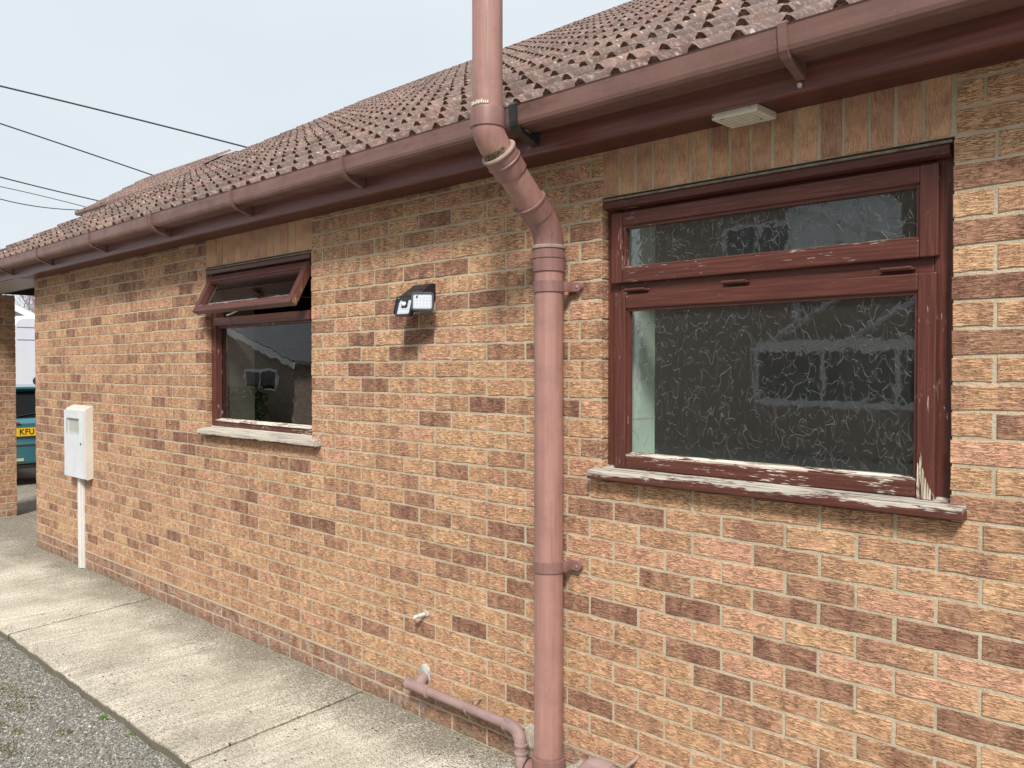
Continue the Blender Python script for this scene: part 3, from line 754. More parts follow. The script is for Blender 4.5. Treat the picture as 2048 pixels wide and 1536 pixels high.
# ------------------------------------------------------------------ windows
def bead_frame(mb_h, mb_v, x0, x1, z0, z1, y0, y1, w, wz0, wz1, bev=0.004):
    """rails (mb_h) between stiles (mb_v)"""
    mb_v.box(x0, x0+w, y0, y1, z0, z1, 0, bev); mb_v.box(x1-w, x1, y0, y1, z0, z1, 0, bev)
    mb_h.box(x0+w, x1-w, y0+0.0015, y1, z0, z0+wz0, 0, bev); mb_h.box(x0+w, x1-w, y0+0.0015, y1, z1-wz1, z1, 0, bev)

def sash(parent, x0, x1, z0, z1, y0, glassmat, wb=0.052, ang=0.0, worn=False, w=0.050):
    """a stormproof casement: stiles, rails, stepped glazing bead, pane. ang tilts it outwards about its top edge"""
    T = Matrix.Identity(4)
    if ang: T = Matrix.Translation(Vector((0, y0+0.02, z1))) @ Matrix.Rotation(ang, 4, 'X') @ Matrix.Translation(-Vector((0, y0+0.02, z1)))
    def piece(name, mat, *a, bevel=0.0):
        mb = MB(); mb.box(*a, 0, bevel); mb.xf(T); return mb.build(name, mat, parent)
    piece('sash_stile', m_wz, x0, x0+w, y0, y0+0.045, z0, z1, bevel=0.004)
    piece('sash_stile', m_wz, x1-w, x1, y0, y0+0.045, z0, z1, bevel=0.004)
    piece('sash_top_rail', m_wx, x0+w+0.0005, x1-w-0.0005, y0+0.0015, y0+0.044, z1-w, z1, bevel=0.004)
    piece('sash_bottom_rail', m_wx_worn if worn else m_wx, x0+w+0.0005, x1-w-0.0005, y0+0.0015, y0+0.044, z0, z0+wb, bevel=0.005)
    bx0, bx1, bz0, bz1 = x0+w, x1-w, z0+wb, z1-w
    piece('glazing_bead', m_wz, bx0, bx0+0.010, y0+0.010, y0+0.034, bz0, bz1)
    piece('glazing_bead', m_wz, bx1-0.010, bx1, y0+0.010, y0+0.034, bz0, bz1)
    piece('glazing_bead', m_wx, bx0+0.0101, bx1-0.0101, y0+0.010, y0+0.034, bz1-0.010, bz1)
    b2 = MB(); b2.prism([(y0+0.006, bz0-0.001), (y0+0.034, bz0-0.001), (y0+0.034, bz0+0.013), (y0+0.006, bz0+0.006)], 'x', bx0+0.001, bx1-0.001)
    b2.xf(T); b2.build('bottom_bead', m_bead if worn else m_wx_worn, parent)
    p = MB(); p.add([(bx0+0.004, y0+0.028, bz0+0.004), (bx1-0.004, y0+0.028, bz0+0.004), (bx1-0.004, y0+0.028, bz1-0.004), (bx0+0.004, y0+0.028, bz1-0.004)], [(0,1,2,3)])
    p.xf(T); p.build('pane', glassmat, parent)

def build_window(a, b, fixed_lower, sill, mats):
    w = empty('window', (0, 0, 0), parent=house)
    FY0, FY1 = 0.035, 0.096
    def piece(name, mat, *q, bevel=0.003): mb = MB(); mb.box(*q, 0, bevel); return mb.build(name, mat, w)
    piece('frame_jamb', m_wz, a+0.002, a+0.056, FY0, FY1, ZS+0.034, ZH-0.004); piece('frame_jamb', m_wz, b-0.056, b-0.002, FY0, FY1, ZS+0.034, ZH-0.004)
    piece('frame_head', m_wx, a+0.0565, b-0.0565, FY0, FY1, ZH-0.054, ZH-0.006)
    piece('transom', m_wx, a+0.0565, b-0.0565, FY0+(0.0 if not fixed_lower else -0.012), FY1, 1.884, 1.934, bevel=0.004)
    piece('frame_bottom', m_wx_worn, a+0.0565, b-0.0565, FY0, FY1, ZS+0.034, ZS+0.088)
    dc = MB(); dc.prism([(-0.004, 2.208), (0.034, 2.200), (0.036, 2.238), (0.004, 2.236), (-0.004, 2.229)], 'x', a+0.010, b-0.008)
    dc.build('drip_cap', m_wx, w)
    cap = MB(); cap.box(a+0.004, b-0.004, 0.006, 0.034, 2.2385, 2.2465); cap.build('head_sealant', simple('head_sealant', (0.22, 0.18, 0.13), 0.9, 0.4, 30), w)
    s = MB()
    s.prism([(-0.048, 1.211), (-0.046, 1.206), (-0.030, 1.205), (-0.028, 1.209), (-0.022, 1.209), (-0.02, 1.206), (0.09, 1.206), (0.09, 1.2545), (0.034, 1.2545), (0.03, 1.249), (-0.040, 1.237), (-0.047, 1.231)], 'x', a-0.032, b+0.044 if sill == 2 else b+0.09)
    s.build('sill', mats, w)
    return w

w2 = build_window(WIN2[0], WIN2[1], False, 2, m_sill)
tag(w2, 'wide window with leaf patterned glass')
sash(w2, 1.439, 2.580, 1.931, 2.191, 0.012, m_leaf_glass)
sash(w2, 1.454, 2.577, 1.249, 1.887, 0.012, m_leaf_glass, wb=0.046, worn=True)
# rotten foot of the right-hand stile with split bare wood
ft = MB()
for k in range(7):
    x = 2.5285+k*0.0068; zt = 1.249+[0.10, 0.13, 0.085, 0.06, 0.045, 0.03, 0.02][k]
    ft.prism([(x, 1.2475), (x+0.0062, 1.2475), (x+0.0058, zt-0.012), (x+0.003, zt)], 'y', 0.0085-0.0012*(k % 3), 0.020)
tag(ft.build('rotten_stile_foot', m_wz_worn, w2), kind='stuff')
for k, x in enumerate((1.50, 1.90, 2.42)):
    h = MB(); h.box(x, x+0.095, 0.010, 0.034, 1.898, 1.905, 0, 0.002); h.tube([(x+0.004, 0.010, 1.905), (x+0.091, 0.010, 1.905)], 0.0045, 10)
    h.build('hinge', simple('copper_hinge', (0.095, 0.030, 0.021), 0.5, 0.3, 40), w2)

w1 = build_window(WIN1[0], WIN1[1], True, 1, m_sill_bare)
tag(w1, 'narrower window with its top sash propped open')
sash(w1, WIN1[0]+0.032, WIN1[1]-0.036, 1.931, 2.191, 0.010, m_glass, ang=R(-27.5), wb=0.042, w=0.044)
eg = MB(); T = Matrix.Translation(Vector((0, 0.03, 2.191))) @ Matrix.Rotation(R(-27.5), 4, 'X') @ Matrix.Translation(-Vector((0, 0.03, 2.191)))
eg.box(WIN1[1]-0.0358, WIN1[1]-0.0345, 0.018, 0.052, 1.935, 2.188); eg.xf(T); eg.build('sash_edge', m_edge, w1)
st = MB(); st.tube([(-1.60, 0.06, 1.948), (-1.38, -0.03, 1.945), (-1.15, -0.072, 1.966)], 0.005, 8); st.build('stay_bar', simple('stay_metal', (0.6, 0.58, 0.52), 0.5), w1)
fl = MB(); fl.add([(WIN1[0]+0.060, 0.072, ZS+0.092), (WIN1[1]-0.060, 0.072, ZS+0.092), (WIN1[1]-0.060, 0.072, 1.881), (WIN1[0]+0.060, 0.072, 1.881)], [(0,1,2,3)])
fl.build('lower_pane', m_glass, w1)
x0, x1 = WIN1[0]+0.0565, WIN1[1]-0.0565; m_wb = painted_wood('worn_bead', MAROON, 'z', 0.5)
for q in ((x0, x0+0.014, 0.048, 0.070, ZS+0.089, 1.8835), (x1-0.014, x1, 0.048, 0.070, ZS+0.089, 1.8835), (x0+0.0145, x1-0.0145, 0.048, 0.070, 1.870, 1.8835)):
    bd = MB(); bd.box(*q); bd.build('glazing_bead', m_wb, w1)
bb = MB(); bb.prism([(0.028, ZS+0.0882), (0.070, ZS+0.0882), (0.070, ZS+0.104), (0.030, ZS+0.093)], 'x', x0+0.0002, x1-0.0002); bb.build('bottom_bead', m_bead, w1)
# things seen inside the rooms
kit = empty('kitchen_cupboard', (-2.6, 3.0, 0.02)); tag(kit, 'dim grey tall cupboard standing inside the room behind the left window', 'cupboard')
kb = MB(); kb.box(-0.9, 0.9, -0.3, 0.3, 0.0, 2.1, 0, 0.01); kb.build('carcass', simple('cupboard_grey', (0.16, 0.19, 0.19), 0.5), kit)
kd = MB()
for k in range(3): kd.box(-0.88+k*0.6, -0.32+k*0.6, -0.322, -0.301, 0.1, 2.05, 0, 0.004)
kd.build('door', simple('cupboard_door', (0.20, 0.25, 0.25), 0.35), kit)

# ------------------------------------------------------------------ gutter
gut = empty('gutter', (0, 0, 0)); tag(gut, 'long reddish-brown plastic gutter clipped to the fascia under the tile edge', 'gutter')
GP = [(-0.1725, 2.570), (-0.1725, 2.494), (-0.270, 2.492), (-0.283, 2.500), (-0.287, 2.512), (-0.291, 2.566), (-0.295, 2.571), (-0.287, 2.574), (-0.284, 2.568), (-0.281, 2.514), (-0.278, 2.503), (-0.268, 2.496), (-0.182, 2.498), (-0.182, 2.570)]
def gutter_run(x0, x1):
    mb = MB(); mb.prism(GP, 'x', x0, x1); return mb.build('channel', m_gutter, gut)
gutter_run(-8.05, 1.222); gutter_run(1.232, 4.8)
def bracket(x, w=0.026, grow=0.004, mat=m_gutter):
    prof = [(-0.1725, 2.505), (-0.1725, 2.445), (-0.180, 2.444), (-0.276-grow, 2.486-grow), (-0.288-grow, 2.498), (-0.2915-grow, 2.512), (-0.297-grow, 2.572), (-0.294, 2.580), (-0.283, 2.579), (-0.283, 2.574), (-0.2905, 2.572), (-0.2875, 2.5115), (-0.2835, 2.4995), (-0.270, 2.4915), (-0.185, 2.462), (-0.180, 2.505)]
    mb = MB(); mb.prism(prof, 'x', x-w/2, x+w/2)
    return mb.build('bracket', mat, gut)
for x in (2.268, 0.154, -0.873, -1.897, -2.917, -4.034, -5.05, -6.05, -7.05, 3.27): bracket(x)
for dx in (-0.040, 0.040): bracket(-1.897+dx*0.6, 0.010, 0.006)
un = bracket(1.229, 0.036, 0.004, m_black); un.name = 'rubber_joint'

# ------------------------------------------------------------------ soil pipe
sp0 = (1.215, -0.083, 0.0)
soil = empty('soil_pipe', sp0); tag(soil, 'thick terracotta coloured plastic soil pipe cranked outwards in front of the gutter', 'soil pipe')
def rel(mb, o=sp0): return mb.xf(Matrix.Translation((-o[0], -o[1], -o[2])))
X, Y1, Y2 = 1.215, -0.083, -0.410
RP = 0.0555
def arc(pa, corner, pb, n=8):
    pa, c, pb = Vector(pa), Vector(corner), Vector(pb); return [((1-t)**2*pa + 2*t*(1-t)*c + t*t*pb) for t in [i/n for i in range(n+1)]]
lo = MB(); lo.tube([(X, Y1, 0.10), (X, Y1, 0.9), (X, Y1, 1.5), (X, Y1, 2.06)], RP, 28); rel(lo).build('lower_pipe', m_pipe, soil)
hi = MB(); hi.tube([(X, Y2, 2.50), (X, Y2, 3.4), (X, Y2, 4.5)], RP-0.0015, 28); rel(hi).build('upper_pipe', m_pipe, soil)
dirv = Vector((0, 0.327, -0.2965)).normalized()
K1 = Vector((X, Y2, 2.4415)); K2 = Vector((X, Y1, 2.145))
dg = MB(); dg.tube([K1 + dirv*0.10, K1 + dirv*0.33], RP-0.001, 28); rel(dg).build('slanting_pipe', m_pipe, soil)
s1 = MB(); s1.rings((X, Y2, 2.466), (0, 0, 1), [(0, RP+0.001), (0.001, RP+0.005), (0.058, RP+0.005), (0.066, RP+0.003), (0.067, RP)], 28); rel(s1).build('collar', m_pipe_dark, soil)
e1 = MB(); e1.tube([(X, Y2, 2.48)] + arc((X, Y2, 2.478), K1, K1 + dirv*0.075) + [K1 + dirv*0.09], RP+0.001, 28); rel(e1).build('elbow', m_pipe, soil)
al = MB(); rr_ = random.Random(6)
for k in range(260):
    h_ = rr_.uniform(0.045, 0.066); a_ = math.radians(rr_.gauss(0, 26)); d1 = Vector((0.45, -0.62, -0.64)); d1 = (d1-dirv*d1.dot(dirv)).normalized(); d2 = dirv.cross(d1)
    c_ = K1 + dirv*h_ + (d1*math.cos(a_)+d2*math.sin(a_))*(RP+0.0012); q_ = rr_.uniform(0.0008, 0.0024)
    al.add([c_+Vector((q_, 0, 0)), c_+Vector((0, q_, 0)), c_+Vector((-q_, 0, 0)), c_+Vector((0, -q_, 0)), c_+Vector((0, 0, q_)), c_-Vector((0, 0, q_))], [(0,1,4),(1,2,4),(2,3,4),(3,0,4),(1,0,5),(2,1,5),(3,2,5),(0,3,5)])
tag(rel(al).build('algae', simple('algae_green', (0.06, 0.075, 0.02), 0.95, 0.4, 20), soil), kind='stuff')
l1 = MB(); l1.rings(K1 + dirv*0.068, dirv, [(0, RP+0.004), (0.002, RP+0.012), (0.007, RP+0.014), (0.013, RP+0.012), (0.016, RP+0.006)], 28); rel(l1).build('socket_lip', m_lip, soil)
k1 = MB(); k1.rings(K1 + dirv*0.083, dirv, [(0, RP+0.008), (0.028, RP+0.008), (0.030, RP+0.0105), (0.034, RP+0.0105), (0.036, RP+0.006), (0.085, RP+0.0055), (0.086, RP+0.001)], 28); rel(k1).build('socket', m_pipe_dark, soil)
k2 = MB(); k2.rings(K1 + dirv*0.300, dirv, [(0, RP+0.001), (0.001, RP+0.008), (0.008, RP+0.008), (0.010, RP+0.0045), (0.068, RP+0.0045), (0.070, RP+0.001)], 28); rel(k2).build('socket', m_pipe_dark, soil)
e2 = MB(); e2.tube([K2 - dirv*0.075] + arc(K2 - dirv*0.07, K2, (X, Y1, 2.085)) + [(X, Y1, 2.07)], RP+0.002, 28); rel(e2).build('elbow', m_pipe_dark, soil)
l2 = MB(); l2.rings((X, Y1, 2.070), (0, 0, 1), [(0, RP+0.005), (0.002, RP+0.011), (0.010, RP+0.011), (0.014, RP+0.007), (0.016, RP+0.003)], 28); rel(l2).build('socket_lip', m_lip, soil)
k3 = MB(); k3.rings((X, Y1, 1.985), (0, 0, 1), [(0, RP+0.0005), (0.001, RP+0.0055), (0.046, RP+0.0055), (0.0475, RP+0.003), (0.050, RP+0.003), (0.051, RP+0.0065), (0.084, RP+0.007)], 28); rel(k3).build('socket', m_pipe_dark, soil)
def pipe_clip(z, mat):
    c = MB(); c.rings((X, Y1, z-0.021), (0, 0, 1), [(0, RP), (0.0008, RP+0.0055), (0.0412, RP+0.0055), (0.042, RP)], 28)
    c.box(X+RP-0.006, X+RP+0.006, Y1+0.02, -0.006, z-0.019, z+0.019, 0, 0.002)
    # screw plate on the wall with a rounded end
    pr_ = [(X+RP-0.004, z-0.017)] + [(X+RP+0.034+0.017*math.cos(a), z+0.017*math.sin(a)) for a in [math.radians(-90+18*i) for i in range(11)]] + [(X+RP-0.004, z+0.017)]
    c.prism([(p, q) for p, q in pr_], 'y', -0.022, -0.0035)
    o = rel(c).build('clip', mat, soil)
    s_ = MB(); s_.rings((X+RP+0.034, -0.0225, z), (0, -1, 0), [(0, 0.006), (0.002, 0.006), (0.003, 0.003)], 12); rel(s_).build('screw', simple('screw_steel', (0.5, 0.48, 0.45), 0.4, 0.2, 20, metal=0.6), soil)
    return o
pipe_clip(1.928, m_pipe_dark); pipe_clip(0.860, m_pipe_dark)
bs = MB(); bs.rings((X, Y1, -0.03), (0, 0, 1), [(0, RP+0.014), (0.085, RP+0.014), (0.09, RP+0.008), (0.125, RP+0.008), (0.135, RP+0.0085), (0.150, RP+0.0085), (0.152, RP+0.003), (0.162, RP+0.002)], 28)
rel(bs).build('boss_socket', m_pipe_dark, soil)
for sgn, nm in ((-1, 'side_boss'), (1, 'side_boss')):
    d = Vector((0.93*sgn, -0.18, 0.0)).normalized()
    b_ = MB(); b_.rings(Vector((X, Y1, 0.035))+d*0.035, d, [(0, 0.052), (0.052, 0.052), (0.054, 0.030)], 24); rel(b_).build(nm, m_pipe_dark, soil)
    r_ = MB(); r_.rings(Vector((X, Y1, 0.035))+d*0.0875, d, [(0, 0.0535), (0.006, 0.0535), (0.007, 0.035)], 24); rel(r_).build('rubber_seal', m_black, soil)
# flaking white tape line round the upper pipe
tp = MB(); seg = 40
for k in range(13):
    a = math.radians(-130+k*7.0); r0 = RP+0.0004; h = 0.010+0.006*rnd.random()
    a2 = a+math.radians(4.8)
    zz = 2.538+0.002*rnd.random()
    q = [(X+r0*math.cos(t), Y2+r0*math.sin(t)) for t in (a, a2)]; r1 = r0+0.0012; q1 = [(X+r1*math.cos(t), Y2+r1*math.sin(t)) for t in (a, a2)]
    tp.add([(*q[0], zz), (*q[1], zz+0.001), (*q1[1], zz+0.001), (*q1[0], zz), (*q[0], zz+h), (*q[1], zz+h*0.8), (*q1[1], zz+h*0.8), (*q1[0], zz+h)], [(0,3,2,1),(4,5,6,7),(0,1,5,4),(1,2,6,5),(2,3,7,6),(3,0,4,7)])
rel(tp).build('peeling_tape', simple('old_tape', (0.62, 0.56, 0.46), 0.8, 0.3, 60), soil)

# ------------------------------------------------------------------ waste pipes
wp0 = (0.38, -0.06, 0.168)
wst = empty('waste_pipe', wp0); tag(wst, 'thin faded pink waste pipe running along the foot of the wall into the soil pipe', 'waste pipe')
relw = lambda mb: rel(mb, wp0)
rw = 0.0205; yw = -0.062
t1 = MB(); t1.tube([(0.470, yw, 0.170), (0.985, yw, 0.166)], rw, 20); relw(t1).build('pipe_run', m_waste, wst)
t2 = MB(); t2.tube([(0.338, yw, 0.172), (0.480, yw, 0.169)], rw+0.005, 20)
t2.tube([(0.405, yw, 0.171), (0.392, -0.032, 0.190), (0.382, 0.004, 0.203)], rw+0.005, 20)
t2.rings((0.330, yw, 0.172), (1, 0, 0), [(0, rw+0.007), (0.004, rw+0.009), (0.016, rw+0.009), (0.02, rw+0.006)], 20)
relw(t2).build('tee', m_waste, wst)
t3 = MB(); t3.rings((0.470, yw, 0.1695), (1, 0, 0), [(0, rw+0.005), (0.002, rw+0.009), (0.010, rw+0.009), (0.013, rw+0.004)], 20); relw(t3).build('tee_lip', m_lip, wst)
t4 = MB(); t4.tube([(0.965, yw, 0.166), (0.985, yw, 0.166)] + arc((0.985, yw, 0.166), (1.035, yw, 0.166), (1.045, yw, 0.120), 6) + [(1.048, yw, 0.10)], rw+0.0055, 20)
t4.rings((0.962, yw, 0.166), (1, 0, 0), [(0, rw+0.005), (0.002, rw+0.009), (0.009, rw+0.009), (0.011, rw+0.005)], 20)
relw(t4).build('elbow', m_waste, wst)
t5 = MB(); t5.rings((1.050, yw, 0.068), (0, 0, 1), [(0, rw+0.005), (0.004, rw+0.009), (0.012, rw+0.009), (0.014, rw+0.005), (0.034, rw+0.005), (0.036, rw+0.009), (0.044, rw+0.009), (0.046, rw+0.005)], 20); relw(t5).build('socket', m_waste, wst)
t6 = MB(); t6.tube([(1.050, yw, 0.075)] + arc((1.050, yw, 0.07), (1.055, -0.07, 0.025), (1.10, -0.098, 0.030), 6) + [(1.135, -0.10, 0.034)], [rw+0.005]*8+[rw+0.008], 20); relw(t6).build('bend', m_waste, wst)
c1 = MB(); ca = [(0.742+0.004*math.sin(a), yw+(rw+0.004)*math.cos(a), 0.168+(rw+0.004)*math.sin(a)) for a in [math.radians(-80+20*i-90) for i in range(11)]]
c1.tube(ca + [(0.752, -0.045, 0.200), (0.757, -0.018, 0.199), (0.760, 0.006, 0.196)], 0.005, 8); relw(c1).build('pipe_clip', m_lip, wst)
mo_ = MB()
def blob(c, rx, ry, rz, seed, mb, amp=0.3):
    bm = bmesh.new(); bmesh.ops.create_icosphere(bm, subdivisions=3, radius=1)
    for v in bm.verts:
        k = 1 + amp*mnoise.noise(v.co*1.8+Vector((seed, 0, 0))) + 0.12*mnoise.noise(v.co*6)
        v.co = Vector((c[0]+v.co.x*rx*k, c[1]+v.co.y*ry*k, c[2]+v.co.z*rz*k))
    mb.bm(bm, 0, True)
blob((0.380, 0.0, 0.214), 0.038, 0.012, 0.042, 3, mo_)
mor = mo_.build('mortar_patch', simple('grey_mortar', (0.40, 0.41, 0.38), 0.95, 0.25, 50, 0.003, 120))
mor.parent = wall
mo2 = MB(); blob((1.36, 0.0, 0.055), 0.10, 0.010, 0.05, 5, mo2, 0.5); blob((1.08, 0.003, 0.11), 0.07, 0.014, 0.07, 8, mo2, 0.5)
m2_ = mo2.build('mortar_patch', simple('pale_mortar', (0.46, 0.42, 0.34), 0.95, 0.25, 60, 0.004, 140)); m2_.parent = wall

wp1 = (1.5, -0.06, 0.13)
w2p = empty('waste_pipe', wp1); tag(w2p, 'short faded pink waste pipe elbow right of the soil pipe foot', 'waste pipe')
relv = lambda mb: rel(mb, wp1)
u1 = MB(); u1.tube([(1.33, -0.095, 0.03)] + arc((1.36, -0.09, 0.035), (1.38, -0.062, 0.145), (1.44, -0.062, 0.148), 8) + [(1.50, -0.062, 0.146)], rw+0.0075, 20)
relv(u1).build('elbow', m_waste, w2p)
u2 = MB(); u2.tube([(1.49, -0.062, 0.146), (2.6, -0.062, 0.140)], rw, 20); relv(u2).build('pipe_run', m_waste, w2p)
u3 = MB(); u3.rings((1.462, -0.062, 0.1465), (1, 0, 0), [(0, rw+0.007), (0.003, rw+0.011), (0.04, rw+0.011), (0.043, rw+0.005)], 20); relv(u3).build('socket', m_waste, w2p)
u4 = MB(); u4.tube([(1.545, -0.088, 0.150), (1.552, -0.075, 0.170), (1.565, -0.045, 0.186), (1.572, -0.012, 0.196), (1.573, 0.004, 0.206)], 0.007, 8); relv(u4).build('pipe_clip', m_lip, w2p)

# ------------------------------------------------------------------ meter cabinet
mc0 = (-3.89, 0.0, 0.74)
mcab = empty('meter_cabinet', mc0); tag(mcab, 'slim white meter cabinet with a small viewing window, on the far end of the wall', 'meter cabinet')
relm = lambda mb: rel(mb, mc0)
mx0, mx1, mz0, mz1, my = -4.11, -3.678, 0.735, 1.300, -0.062
b1 = MB(); b1.prism([(0.002, mz0+0.012), (my+0.022, mz0), (my+0.006, mz0+0.006), (my+0.006, mz1-0.014), (my+0.012, mz1-0.004), (0.002, mz1+0.022)], 'x', mx0, mx1)
relm(b1).build('cabinet_body', simple('sunlit_cream', (0.60, 0.58, 0.51), 0.45, 0.08, 6), mcab)  # sun's warmth put into the cream body colour, beside the bluish door
# door with an opening, made of four strips so that the viewing window is a real hole with a recessed back
dx0, dx1, dz0, dz1 = mx0+0.006, mx1-0.008, mz0+0.012, mz1-0.020
vx0, vx1, vz0, vz1 = -4.045, -3.775, 1.100, 1.218
dd = MB(); yd0, yd1 = my-0.010, my+0.0055
dd.box(dx0, vx0, yd0, yd1, dz0, dz1); dd.box(vx1, dx1, yd0, yd1, dz0, dz1)
dd.box(vx0, vx1, yd0, yd1, dz0, vz0); dd.box(vx0, vx1, yd0, yd1, vz1, dz1)
relm(dd).build('door', m_white, mcab)
vr = MB(); vr.box(vx0-0.008, vx1+0.008, yd0-0.0005, yd0+0.004, vz1, vz1+0.008); vr.box(vx0-0.008, vx0, yd0-0.0005, yd0+0.004, vz0, vz1); vr.box(vx1, vx1+0.008, yd0-0.0005, yd0+0.004, vz0, vz1); vr.box(vx0-0.008, vx1+0.008, yd0-0.0005, yd0+0.004, vz0-0.008, vz0)
relm(vr).build('window_trim', simple('cab_trim', (0.55, 0.55, 0.56), 0.4, 0.05), mcab)
vw = MB(); vw.box(vx0+0.001, vx1-0.001, my+0.0055, my+0.0075, vz0+0.001, vz1-0.001); relm(vw).build('viewing_pane', simple('dusty_pane', (0.42, 0.41, 0.37), 0.3, 0.1), mcab)
lk = MB(); lk.rings((-3.735, yd0, 1.020), (0, -1, 0), [(0, 0.010), (0.003, 0.010), (0.004, 0.006)], 14); lk.box(-3.737, -3.733, yd0-0.0055, yd0-0.004, 1.013, 1.027); relm(lk).build('lock', simple('lock_metal', (0.12, 0.12, 0.12), 0.4, 0.2, 30, metal=0.5), mcab)
for z in (0.86, 1.17):
    hg = MB(); hg.tube([(mx0+0.004, my-0.002, z-0.03), (mx0+0.004, my-0.002, z+0.03)], 0.006, 8); relm(hg).build('hinge', m_white, mcab)
cd0 = (-3.90, -0.02, 0.0)
cnd = empty('cable_conduit', cd0); tag(cnd, 'white rectangular conduit running down the wall from the meter cabinet to the path', 'conduit')
c_ = MB(); c_.box(-3.925, -3.872, -0.035, 0.001, 0.004, 0.738, 0, 0.004); rel(c_, cd0).build('conduit_cover', simple('white_conduit', (0.66, 0.65, 0.62), 0.4, 0.05, 5), cnd)
c_ = MB(); c_.box(-3.932, -3.865, -0.012, 0.0015, 0.0035, 0.737); rel(c_, cd0).build('conduit_base', m_white, cnd)

# ------------------------------------------------------------------ security light
sl0 = (0.392, 0.0, 1.92)
sec = empty('security_light', sl0, parent=None); tag(sec, 'black three-headed solar security light fixed to the brickwork between the windows', 'security light')
rels = lambda mb: mb
m_blk = simple('black_housing', (0.012, 0.014, 0.022), 0.28, 0.2)
m_solar = (lambda M: (M.color(M.mix(M.ramp(M.voro(M.map((1, 1, 1), M.obj()), 60, 'DISTANCE_TO_EDGE'), [(0.0, 1.0), (0.05, 0.0)]), (0.006, 0.008, 0.02), (0.05, 0.055, 0.08))), M.m)[-1])(Mat('solar_panel', 0.12, 0.7))
m_led = (lambda M: (M.color(M.mix(M.ramp(M.voro(M.map((1, 1, 1), M.obj(), loc=(0, 0, 0)), 95, 'F1', rand=0.0), [(0.35, 0.0), (0.5, 1.0)]), (0.52, 0.56, 0.60), (0.44, 0.48, 0.53))), M.m)[-1])(Mat('led_panel', 0.15, 0.7))
body = MB(); body.box(-0.055, 0.060, -0.055, -0.001, -0.020, 0.052, 0, 0.006); body.build('housing', m_blk, sec)
# hood carrying the solar cells, sloping down to the front
hood = MB(); hood.prism([(-0.001, 0.012), (-0.100, 0.004), (-0.112, 0.010), (-0.111, 0.017), (-0.022, 0.079), (-0.001, 0.080)], 'x', -0.062, 0.068)
hood.build('hood', m_blk, sec)
cells = MB()
for k in range(4):
    x0_ = -0.052+k*0.0295
    for j in range(2):
        y0_, y1_ = (-0.107, -0.068) if j == 0 else (-0.065, -0.026)
        zf = lambda y: 0.017+(y+0.111)/(0.089)*0.062+0.0012
        cells.add([(x0_, y0_, zf(y0_)), (x0_+0.0275, y0_, zf(y0_)), (x0_+0.0275, y1_, zf(y1_)), (x0_, y1_, zf(y1_))], [(0,1,2,3)])
cells.build('solar_cells', m_solar, sec)
def rounded_rect(w, h, r, n=5):
    pts = []
    for cx, cy, a0 in ((w/2-r, h/2-r, 0), (-w/2+r, h/2-r, 90), (-w/2+r, -h/2+r, 180), (w/2-r, -h/2+r, 270)):
        for i in range(n+1): a = math.radians(a0+90*i/n); pts.append((cx+r*math.cos(a), cy+r*math.sin(a)))
    return pts
def lamp_head(loc, yaw, pitch, w, h, name, pir=False):
    T = Matrix.Translation(loc) @ Matrix.Rotation(yaw, 4, 'Z') @ Matrix.Rotation(pitch, 4, 'X')
    a = MB(); o_ = rounded_rect(w, h, 0.014); i_ = rounded_rect(w*0.83, h*0.78, 0.008); n = len(o_)
    vs = [(x, 0.012, z) for x, z in [(p*0.9, q*0.9) for p, q in o_]] + [(x, -0.004, z) for x, z in o_] + [(x, -0.012, z) for x, z in [(p*0.985, q*0.98) for p, q in o_]] + [(x, -0.012, z) for x, z in i_] + [(x, -0.007, z) for x, z in i_]
    fs = [tuple(range(n))]
    for L_ in range(4):
        for k in range(n): fs.append((L_*n+k, L_*n+(k+1) % n, (L_+1)*n+(k+1) % n, (L_+1)*n+k))
    a.add(vs, fs, 0, False); a.xf(T); hd = a.build(name, m_blk, sec)
    p_ = MB(); p_.add([(x, -0.0072, z) for x, z in i_], [tuple(range(n))]); p_.xf(T); p_.build('led_panel', m_led, hd)
    led = MB()
    nx, nz = (5, 4)
    for ix in range(nx):
        for iz in range(nz):
            if pir and iz > 1 and abs(ix-2) < 2: continue
            cx, cz = (ix-(nx-1)/2)*w*0.15, (iz-(nz-1)/2)*h*0.17
            led.rings((cx, -0.0073, cz), (0, -1, 0), [(0, 0.0036), (0.0012, 0.0032)], 8)
    led.xf(T); led.build('led', simple('led_dot', (0.62, 0.64, 0.66), 0.2, 0.02), hd)
    if pir:
        q = MB(); q.box(-0.018, 0.018, -0.013, -0.007, -0.004, h*0.40, 0, 0.003); q.xf(T); q.build('sensor_surround', m_blk, hd)
        q = MB(); bm = bmesh.new(); bmesh.ops.create_uvsphere(bm, u_segments=16, v_segments=10, radius=0.0105)
        for v in bm.verts: v.co += Vector((0, -0.013, 0.012))
        q.bm(bm, 0, True); q.xf(T); q.build('sensor_dome', simple('sensor_white', (0.85, 0.86, 0.86), 0.3, 0.02), hd)
    return hd
lamp_head(Vector((-0.008, -0.112, -0.030)), R(4), R(-16), 0.100, 0.088, 'middle_head', True)
lamp_head(Vector((0.080, -0.088, -0.008)), R(46), R(-10), 0.100, 0.086, 'right_head')
lamp_head(Vector((-0.078, -0.080, -0.020)), R(-62), R(-12), 0.098, 0.086, 'left_head')
ho = MB(); ho.rings((0.040, -0.0022, -0.098), (0, -1, 0), [(0, 0.006), (0.0006, 0.0055)], 10); ho.build('drill_hole', m_black, sec)

